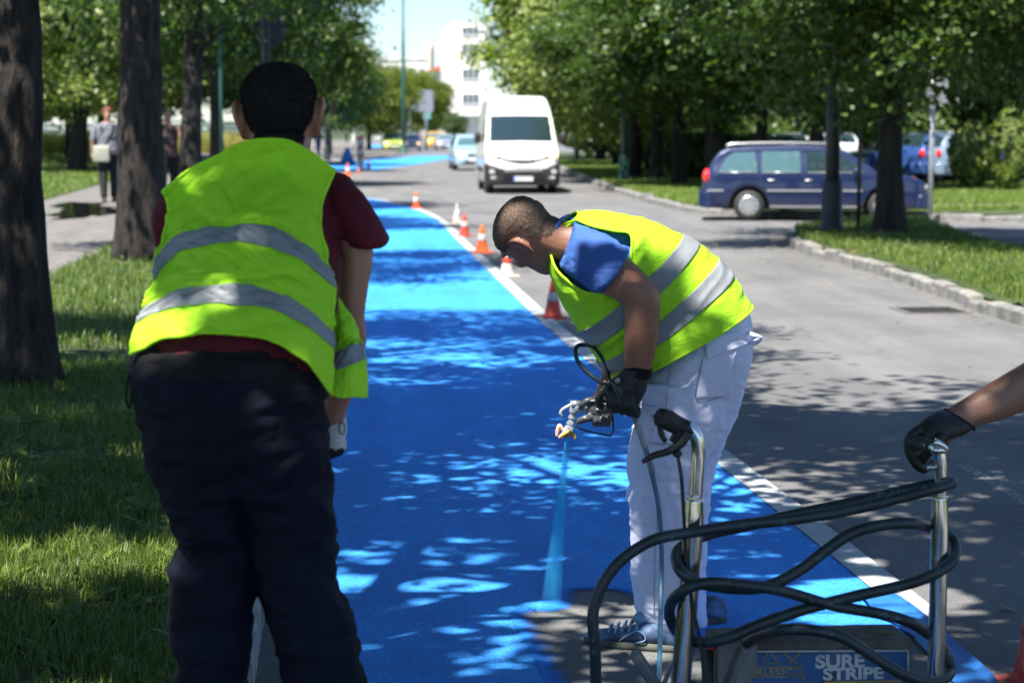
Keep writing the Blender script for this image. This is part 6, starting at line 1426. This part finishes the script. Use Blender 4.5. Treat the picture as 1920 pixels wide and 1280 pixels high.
# two cyclists
def cyclist(label, px, py, top, face=0):
    q = G(px, py, 0); a = R(face)
    bt = thing('bicycle', 'bicycle of the ' + label, 'bicycle', (q[0], q[1], 0), a, 'bicycles at the far end of the street')
    for yy in (-.5, .5):
        A = np.array([[0, 0, 1], [1, 0, 0], [0, 1, 0]]); th = np.linspace(0, 2 * math.pi, 33)
        wv = mk('wheel', tube([(0, yy + .33 * math.cos(u), .35 + .33 * math.sin(u)) for u in th], .018, 6), M['rubber'], bt, local=True)
        mk('spokes', join([cyl((0, yy, .35), (0, yy + .32 * math.cos(u), .35 + .32 * math.sin(u)), .003, seg=4) for u in np.linspace(0, 5.8, 12)]), M['galv'], wv, local=True)
    mk('frame', join([tube(p, .018, 6) for p in ([(0, -.5, .35), (0, -.38, .95)], [(0, -.40, .85), (0, .02, .32)], [(0, -.40, .85), (0, .16, .82)], [(0, .02, .32), (0, .18, .92)], [(0, .02, .32), (0, .5, .35)], [(0, .16, .8), (0, .5, .35)])]), M['dark_metal'], bt, local=True)
    mk('handlebar', tube([(-.28, -.30, 1.0), (-.1, -.40, .98), (.1, -.40, .98), (.28, -.30, 1.0)], .015, 6), M['rubber'], bt, local=True); mk('saddle', ell((0, .20, .96), (.07, .13, .03), 10), M['rubber'], bt, local=True)
    t = thing('person', label, 'person', (q[0], q[1], 0), a, 'cyclists riding towards the camera')
    th = np.linspace(0, 2 * math.pi, 18, endpoint=False)
    def rg(c, w, d): return np.array(c) + np.stack([np.cos(th) * w, np.sin(th) * d, np.zeros(18)], 1)
    tor = loft([rg((0, .2, .93), .16, .13), rg((0, .12, 1.15), .15, .11), rg((0, .0, 1.38), .19, .12), rg((0, -.03, 1.5), .17, .09), rg((0, -.04, 1.56), .07, .06)])
    lgs = [tube([(s * .09, .18, .95), (s * .12, -.18, .82 if s > 0 else .68), (s * .10, -.02, .42 if s > 0 else .20), (s * .10, -.12, .36 if s > 0 else .14)], [.085, .065, .045, .04], 10, 14) for s in (-1, 1)]
    ar = [tube([(s * .18, -.02, 1.46), (s * .25, -.18, 1.22), (s * .25, -.33, 1.04)], [.05, .04, .028], 10, 10) for s in (-1, 1)]
    fg = [tube([(s * .25, -.33, 1.04), (s * (.23 + .02 * j), -.37, 1.03), (s * (.23 + .02 * j), -.38, .99)], .009, 6) for s in (-1, 1) for j in range(4)]
    hd = [xf(p, np.eye(3) * .95, (0, -.05, 1.60)) for p in head_parts() + ear(1) + ear(-1)]
    mk('body', remesh([tor] + lgs + ar + fg + hd, .03, 2)[:2], SK1, t, local=True)
    mk('top', remesh([tor] + [tube([(s * .17, -.02, 1.47), (s * .25, -.16, 1.25)], .065, 10) for s in (-1, 1)], .03, 2)[0:2], mat('cyclist_top', top, .8), t, local=True).data.transform(Matrix.Scale(1.0, 4))
    mk('shorts', join([tube([(s * .09, .18, .95), (s * .12, -.16, .82 if s > 0 else .70)], [.105, .085], 12) for s in (-1, 1)] + [ell((0, .18, .95), (.19, .15, .12), 14)]), mat('cyclist_shorts', (.06, .08, .20), .8), t, local=True)
    mk('hair', ell((0, -.03, 1.77), (.085, .10, .085), 14), HAIR, t, local=True)
cyclist('cyclist in a white top left of the yellow van', 790, 271, (.62, .55, .66)); cyclist('cyclist in a dark top in front of the yellow van', 815, 271, (.10, .06, .05))
# ------------------------------------------------------------ the line striping machine in the foreground
YM = 4.55
mt = thing('line_striping_machine', 'paint striping machine with two chrome handlebars and a worn blue SURE STRIPE panel', 'machine', (P(1540, 1280, YM)[0], YM + .1, 0))
def pl_(pts, Y=YM): return [P(x, y, Y) for x, y in pts]
CHR = mat('chrome_tube', (.72, .73, .70), .09, 1.0)
nb = nz(CHR, 18, 3, .6); rp = ramp(CHR, nb.outputs[0], [(.4, (.08, .08, .08)), (.7, (.22, .22, .22))]); L(CHR, rp.outputs[0], bsdf(CHR).inputs['Roughness'])
sp_ = nz(CHR, 46, 5, .75); sk_ = ramp(CHR, sp_.outputs[0], [(.64, (1, 1, 1)), (.68, (0, 0, 0))]); L(CHR, sk_.outputs[0], bsdf(CHR).inputs['Metallic'])
L(CHR, mix(CHR, sk_.outputs[0], (.16, .20, .22), (.72, .73, .70)), bsdf(CHR).inputs['Base Color'])
k_ = 1 / ppm(YM)
def handle(up, low, r1, r2):
    h = mk('handlebar', tube([P(*a, YM + b) for *a, b in [(*p[:2], p[2]) for p in up]], r1, 20, 60), CHR, mt)
    mk('lower_tube', tube([P(x, y, YM + d) for x, y, d in low], [r2 * .86, r2, r2, r2, r2][:len(low)], 22, 50), CHR, h)
    mk('joint_ring', tube([P(low[0][0], low[0][1] - 9, YM + low[0][2]), P(low[0][0], low[0][1] - 3, YM + low[0][2])], r1 * 1.12, 20), CHR, h)
    return h
handle([(1262, 797, 0), (1280, 800, 0), (1296, 806, 0), (1306, 822, 0), (1309, 850, 0), (1306, 900, 0), (1302, 960, 0)], [(1302, 935, 0), (1300, 985, 0), (1294, 1080, .0), (1284, 1190, .0), (1272, 1330, .0)], 13.0 * k_, 19.5 * k_)
handle([(1740, 835, .02), (1752, 840, 0), (1760, 850, 0), (1764, 875, 0), (1764, 920, 0), (1762, 960, 0)], [(1762, 930, 0), (1762, 985, 0), (1760, 1080, 0), (1757, 1190, 0), (1752, 1330, 0)], 12.0 * k_, 17.0 * k_)
gr_ = mk('grip', tube(pl_([(1240, 775), (1236, 785)], YM), [.005, .02], 16), M['rubber'], mt)
mk('grip', tube([P(1237, 782, YM - .02), P(1250, 786, YM - .01), P(1268, 796, YM), P(1290, 803, YM)], [.022, .024, .023, .019], 18, 20), M['rubber'], mt)
mk('grip', tube([P(1705, 826, YM + .09), P(1730, 832, YM + .05), P(1750, 838, YM)], .017, 18, 10), M['rubber'], mt)
mk('lever', tube([P(1236, 800, YM - .03), P(1240, 812, YM - .04), P(1246, 826, YM - .04), P(1249, 822, YM - .03)], [.006, .008, .005, .003], 8, 16), M['black_plastic'], mt)
mk('brake_lever', tube([P(1288, 812, YM - .02), P(1275, 832, YM - .03), P(1252, 846, YM - .03), P(1225, 854, YM - .03), P(1204, 866, YM - .03)], [.013, .011, .009, .008, .005], 10, 30), M['black_plastic'], mt)
mk('clamp', join([tube(pl_([(1262, 830), (1276, 812), (1294, 800)]), [.012, .018, .022], 12, 10), ell(P(1270, 850, YM - .02), (.012, .012, .010), 10)]), M['black_plastic'], mt)
mk('clamp', join([tube([P(1752, 828, YM - .02), P(1766, 834, YM - .02), P(1776, 842, YM - .02)], [.010, .008, .005], 10, 10), lathe([(.020, -.008), (.024, 0), (.020, .008)], 20, P(1760, 842, YM))]), M['chrome'], mt)
mk('lever_spring', tube(P(1738, 876, YM)[None] + np.stack([np.linspace(0, .030, 80), .005 * np.cos(np.linspace(0, 60, 80)), .005 * np.sin(np.linspace(0, 60, 80))], 1), .0012, 5), M['chrome'], mt)
mk('cable', tube([P(1270, 848, YM - .02), P(1278, 900, YM - .03), P(1283, 980, YM - .03), P(1288, 1060, YM - .03), P(1300, 1140, YM - .03), P(1316, 1220, YM - .03), P(1322, 1330, YM - .02)], .0045, 8, 60), M['rubber'], mt)
# big hose wound over the handles
HO = noisy('fluid_hose', (.009, .016, .020), (.025, .042, .048), 9, .45, .25, .0015, stretch=(1, 1, 1), bscale=60)
n_ = nz(HO, 5, 5, .7, None); r_ = ramp(HO, n_.outputs[0], [(.62, (0, 0, 0)), (.72, (1, 1, 1))])
old = bsdf(HO).inputs['Base Color'].links[0].from_socket; L(HO, mix(HO, r_.outputs[0], old, (.10, .04, .03)), bsdf(HO).inputs['Base Color'])
n2_ = nz(HO, 34, 6, .75); r2_ = ramp(HO, n2_.outputs[0], [(.60, (0, 0, 0)), (.68, (1, 1, 1))]); old2 = bsdf(HO).inputs['Base Color'].links[0].from_socket; L(HO, mix(HO, r2_.outputs[0], old2, (.10, .17, .21)), bsdf(HO).inputs['Base Color'])
ht = thing('fluid_hose', 'long dark hose with rusty patches wound in loops over both chrome handles', 'hose', tuple(P(1500, 1050, YM - .05)))
F_, B_ = -.055, .06
path = [(1118, 1330, -.02), (1116, 1220, F_), (1112, 1150, F_), (1130, 1095, F_), (1165, 1050, F_), (1225, 1012, F_), (1300, 997, F_), (1400, 982, F_), (1480, 974, F_), (1580, 958, F_), (1680, 935, F_), (1745, 918, F_), (1778, 908, F_ + .03), (1783, 905, .0), (1765, 905, B_), (1700, 918, B_), (1600, 941, B_), (1500, 962, B_), (1400, 985, B_), (1330, 1001, B_), (1285, 1020, B_), (1268, 1040, .02), (1276, 1070, F_), (1310, 1092, F_), (1380, 1103, F_), (1440, 1098, F_), (1500, 1068, F_), (1550, 1030, F_), (1600, 998, F_), (1660, 983, F_), (1710, 981, F_ + .02), (1745, 988, B_), (1785, 1010, B_), (1790, 1040, .0), (1768, 1066, F_), (1710, 1092, F_), (1600, 1118, F_), (1500, 1144, F_), (1420, 1172, F_), (1360, 1197, F_), (1310, 1203, .0), (1275, 1190, B_), (1255, 1150, .04), (1270, 1115, F_), (1320, 1093, F_ - .03), (1400, 1097, F_ - .03), (1470, 1108, F_ - .03), (1560, 1134, F_), (1650, 1150, F_), (1710, 1168, F_), (1760, 1205, B_), (1782, 1250, B_), (1770, 1272, .0), (1735, 1277, F_), (1690, 1262, F_ - .03), (1630, 1225, F_ - .03), (1580, 1195, F_ - .03), (1530, 1182, F_ - .03), (1470, 1180, F_), (1425, 1190, .02), (1400, 1205, .08)]
mk('outer_hose', tube([P(x, y, YM + d) for x, y, d in path], 11.2 * k_, 16, 520), HO, ht)
# paint tank with its worn panel
YP = YM + .09
bw = noisy('weathered_wood', (.045, .038, .034), (.16, .14, .12), 8, .85, .5, .004, 6, (1, 1, .15))
def frontbox(x0, y0, x1, y1, Y, th, m, name, parent=None, bev=.008):
    a = P(x0, y1, Y); b = P(x1, y0, Y); o = mk(name, box(((a[0] + b[0]) / 2, Y + th / 2, (a[2] + b[2]) / 2), (b[0] - a[0], th, b[2] - a[2])), m, parent or mt, smooth=False)
    if bev: bevel(o, bev, 3)
    return o
frontbox(1340, 1197, 1712, 1500, YP, .16, bw, 'control_box', bev=.012)
pb = noisy('worn_blue_panel', (.02, .10, .26), (.16, .15, .15), 6, .55, .3, .002, 6, (1, 1, .25), lo=.52, hi=.64)
fp = frontbox(1392, 1219, 1704, 1400, YP - .004, .004, pb, 'front_panel', bev=.001)
wm = noisy('worn_white', (.55, .57, .58), (.25, .24, .22), 22, .6, .1, .001, lo=.5, hi=.75); ym = noisy('worn_yellow', (.45, .33, .06), (.16, .12, .08), 22, .6, .1, .001, lo=.5, hi=.7); dk = noisy('dark_print', (.04, .035, .03), (.09, .08, .07), 12, .7, .1, .001)
def onp(S, x, y, d, sx=1): return xf(S, UPY, P(x, y, YP - .006 - d))
def bar(a, b, w, m, d=.0, par=None, name='panel_line'): mk(name, tube([P(*a, YP - .0065 - d), P(*b, YP - .0065 - d)], w * k_, 6), m, par or fp)
for a, b in (((1392, 1221), (1703, 1219)), ((1703, 1219), (1703, 1290))): bar(a, b, 2.0, wm)
for a, b in (((1428, 1243), (1440, 1221)), ((1445, 1221), (1458, 1243)), ((1428, 1243), (1458, 1243)), ((1470, 1224), (1500, 1248)), ((1500, 1224), (1480, 1243)), ((1385, 1250), (1400, 1280)), ((1500, 1258), (1512, 1280)), ((1395, 1250), (1505, 1250)), ((1398, 1268), (1510, 1268))): bar(a, b, 1.1, ym)
mk('lettering', onp(text_shape('AIRLESSCO', .0225, .0004, 1.25), 1452, 1259, .0), ym, fp, smooth=False)
mk('lettering', onp(text_shape('SURE', .044, .0006, 1.22, .035), 1575, 1240, .0), wm, fp, smooth=False)
mk('lettering', onp(text_shape('STRIPE', .040, .0006, 1.28, .035), 1600, 1263, .0), wm, fp, smooth=False)
V, F = prism([(0, 0), (.030, 0), (.062, .09), (.035, .09)], 1, 0, .001); mk('slash', (V + P(1520, 1330, YP - .0065), F), dk, fp, smooth=False)
mk('lower_stripe', tube([P(1545, 1279, YP - .006), P(1690, 1276, YP - .006)], .003, 6), ym, fp)
V, F = box((0, 0, 0), (.001, .03, .01)); rs = noisy('peeling_film', (.20, .21, .21), (.10, .09, .085), 9, .7, .3, .004, 6, (1, 1, .15))
g = np.array([[P(x, y, YP - .006 - .008 * math.sin(i * 1.3 + j)) for i, x in enumerate(np.linspace(1346, 1420, 7))] for j, y in enumerate(np.linspace(1200, 1400, 9))]); o = mk('peeling_film', grid_mesh(surf(g, 30, 50)), rs, mt)
mk('frame_bar', join([tube([P(1330, 1215, YP + .05), P(1335, 1300, YP + .05), P(1336, 1500, YP + .05)], .016, 12), tube([P(1272, 1330, YM), P(1300, 1500, YM + .1)], .016, 12), tube([P(1752, 1330, YM), P(1740, 1500, YM + .1)], .016, 12), tube([P(1290, 1500, YM + .08), P(1745, 1500, YM + .08)], .016, 12)]), M['dark_metal'], mt)
mk('red_cap', ell(P(1334, 1212, YP + .02), (.012, .012, .008), 12), M['board_red'] if 'board_red' in M else mrd, mt)
a = P(1380, 1500, YM + .55); 
mk('chassis', tube([P(1300, 1500, YM + .1), (P(1300, 1500, YM)[0], YM + .1, .20), (P(1300, 1500, YM)[0], YM + .9, .18)], .018, 10), M['dark_metal'], mt)
mk('chassis', tube([P(1740, 1500, YM + .1), (P(1740, 1500, YM)[0], YM + .1, .20), (P(1740, 1500, YM)[0], YM + .9, .18)], .018, 10), M['dark_metal'], mt)
for s_x in (P(1300, 1500, YM)[0] - .05, P(1740, 1500, YM)[0] + .05):
    for yy in (YM + .12, YM + .85): pass
xm = P(1540, 1280, YM)[0]
for s_ in (-1, 1):
    wh = mk('wheel', xf(lathe([(.05, -.04), (.14, -.04), (.16, -.02), (.16, .02), (.14, .04), (.05, .04)], 24), np.array([[0, 0, 1], [1, 0, 0], [0, 1, 0]]), (xm + s_ * .30, YM + .12, .16)), M['rubber'], mt)
    mk('rim', xf(lathe([(.01, -.045), (.06, -.045), (.06, .045), (.01, .045)], 20), np.array([[0, 0, 1], [1, 0, 0], [0, 1, 0]]), (xm + s_ * .30, YM + .12, .16)), M['galv'], wh)
mk('wheel', xf(lathe([(.04, -.03), (.10, -.03), (.115, 0), (.10, .03), (.04, .03)], 24), np.array([[0, 0, 1], [1, 0, 0], [0, 1, 0]]), (xm, YM - .5 + .62, .115)), M['rubber'], mt)
# rags and gloves lying on the box
def rag(label, px, py, s, m, seed, cat='rag', name='rag'):
    V, F = ell((0, 0, 0), (s, s * .7, s * .30), 30); V = V * (1 + .22 * fbm(V / s * 2.2, seed)[:, None]) ; V[:, 2] = np.maximum(V[:, 2], -s * .16)
    o = mk(name, (V + P(px, py, YP + .05), F), m); return tag(o, label, cat)
rag('crumpled olive brown rag lying on the right of the control box', 1655, 1193, .036, noisy('olive_rag', (.09, .07, .035), (.15, .12, .06), 30, .9, .6, .004), 4)
o = mk('glove', remesh([ell(P(1430, 1194, YP + .05), (.022, .02, .010), 14), finger([P(1415, 1194, YP + .04), P(1395, 1186, YP + .03), P(1376, 1178, YP + .03)], .009, .006), finger([P(1415, 1196, YP + .06), P(1400, 1192, YP + .05), P(1388, 1184, YP + .06)], .009, .006)], .003, 2)[:2], noisy('orange_leather', (.30, .14, .06), (.42, .30, .16), 20, .8, .3, .003))
tag(o, 'old tan work glove lying on the left of the control box', 'glove')
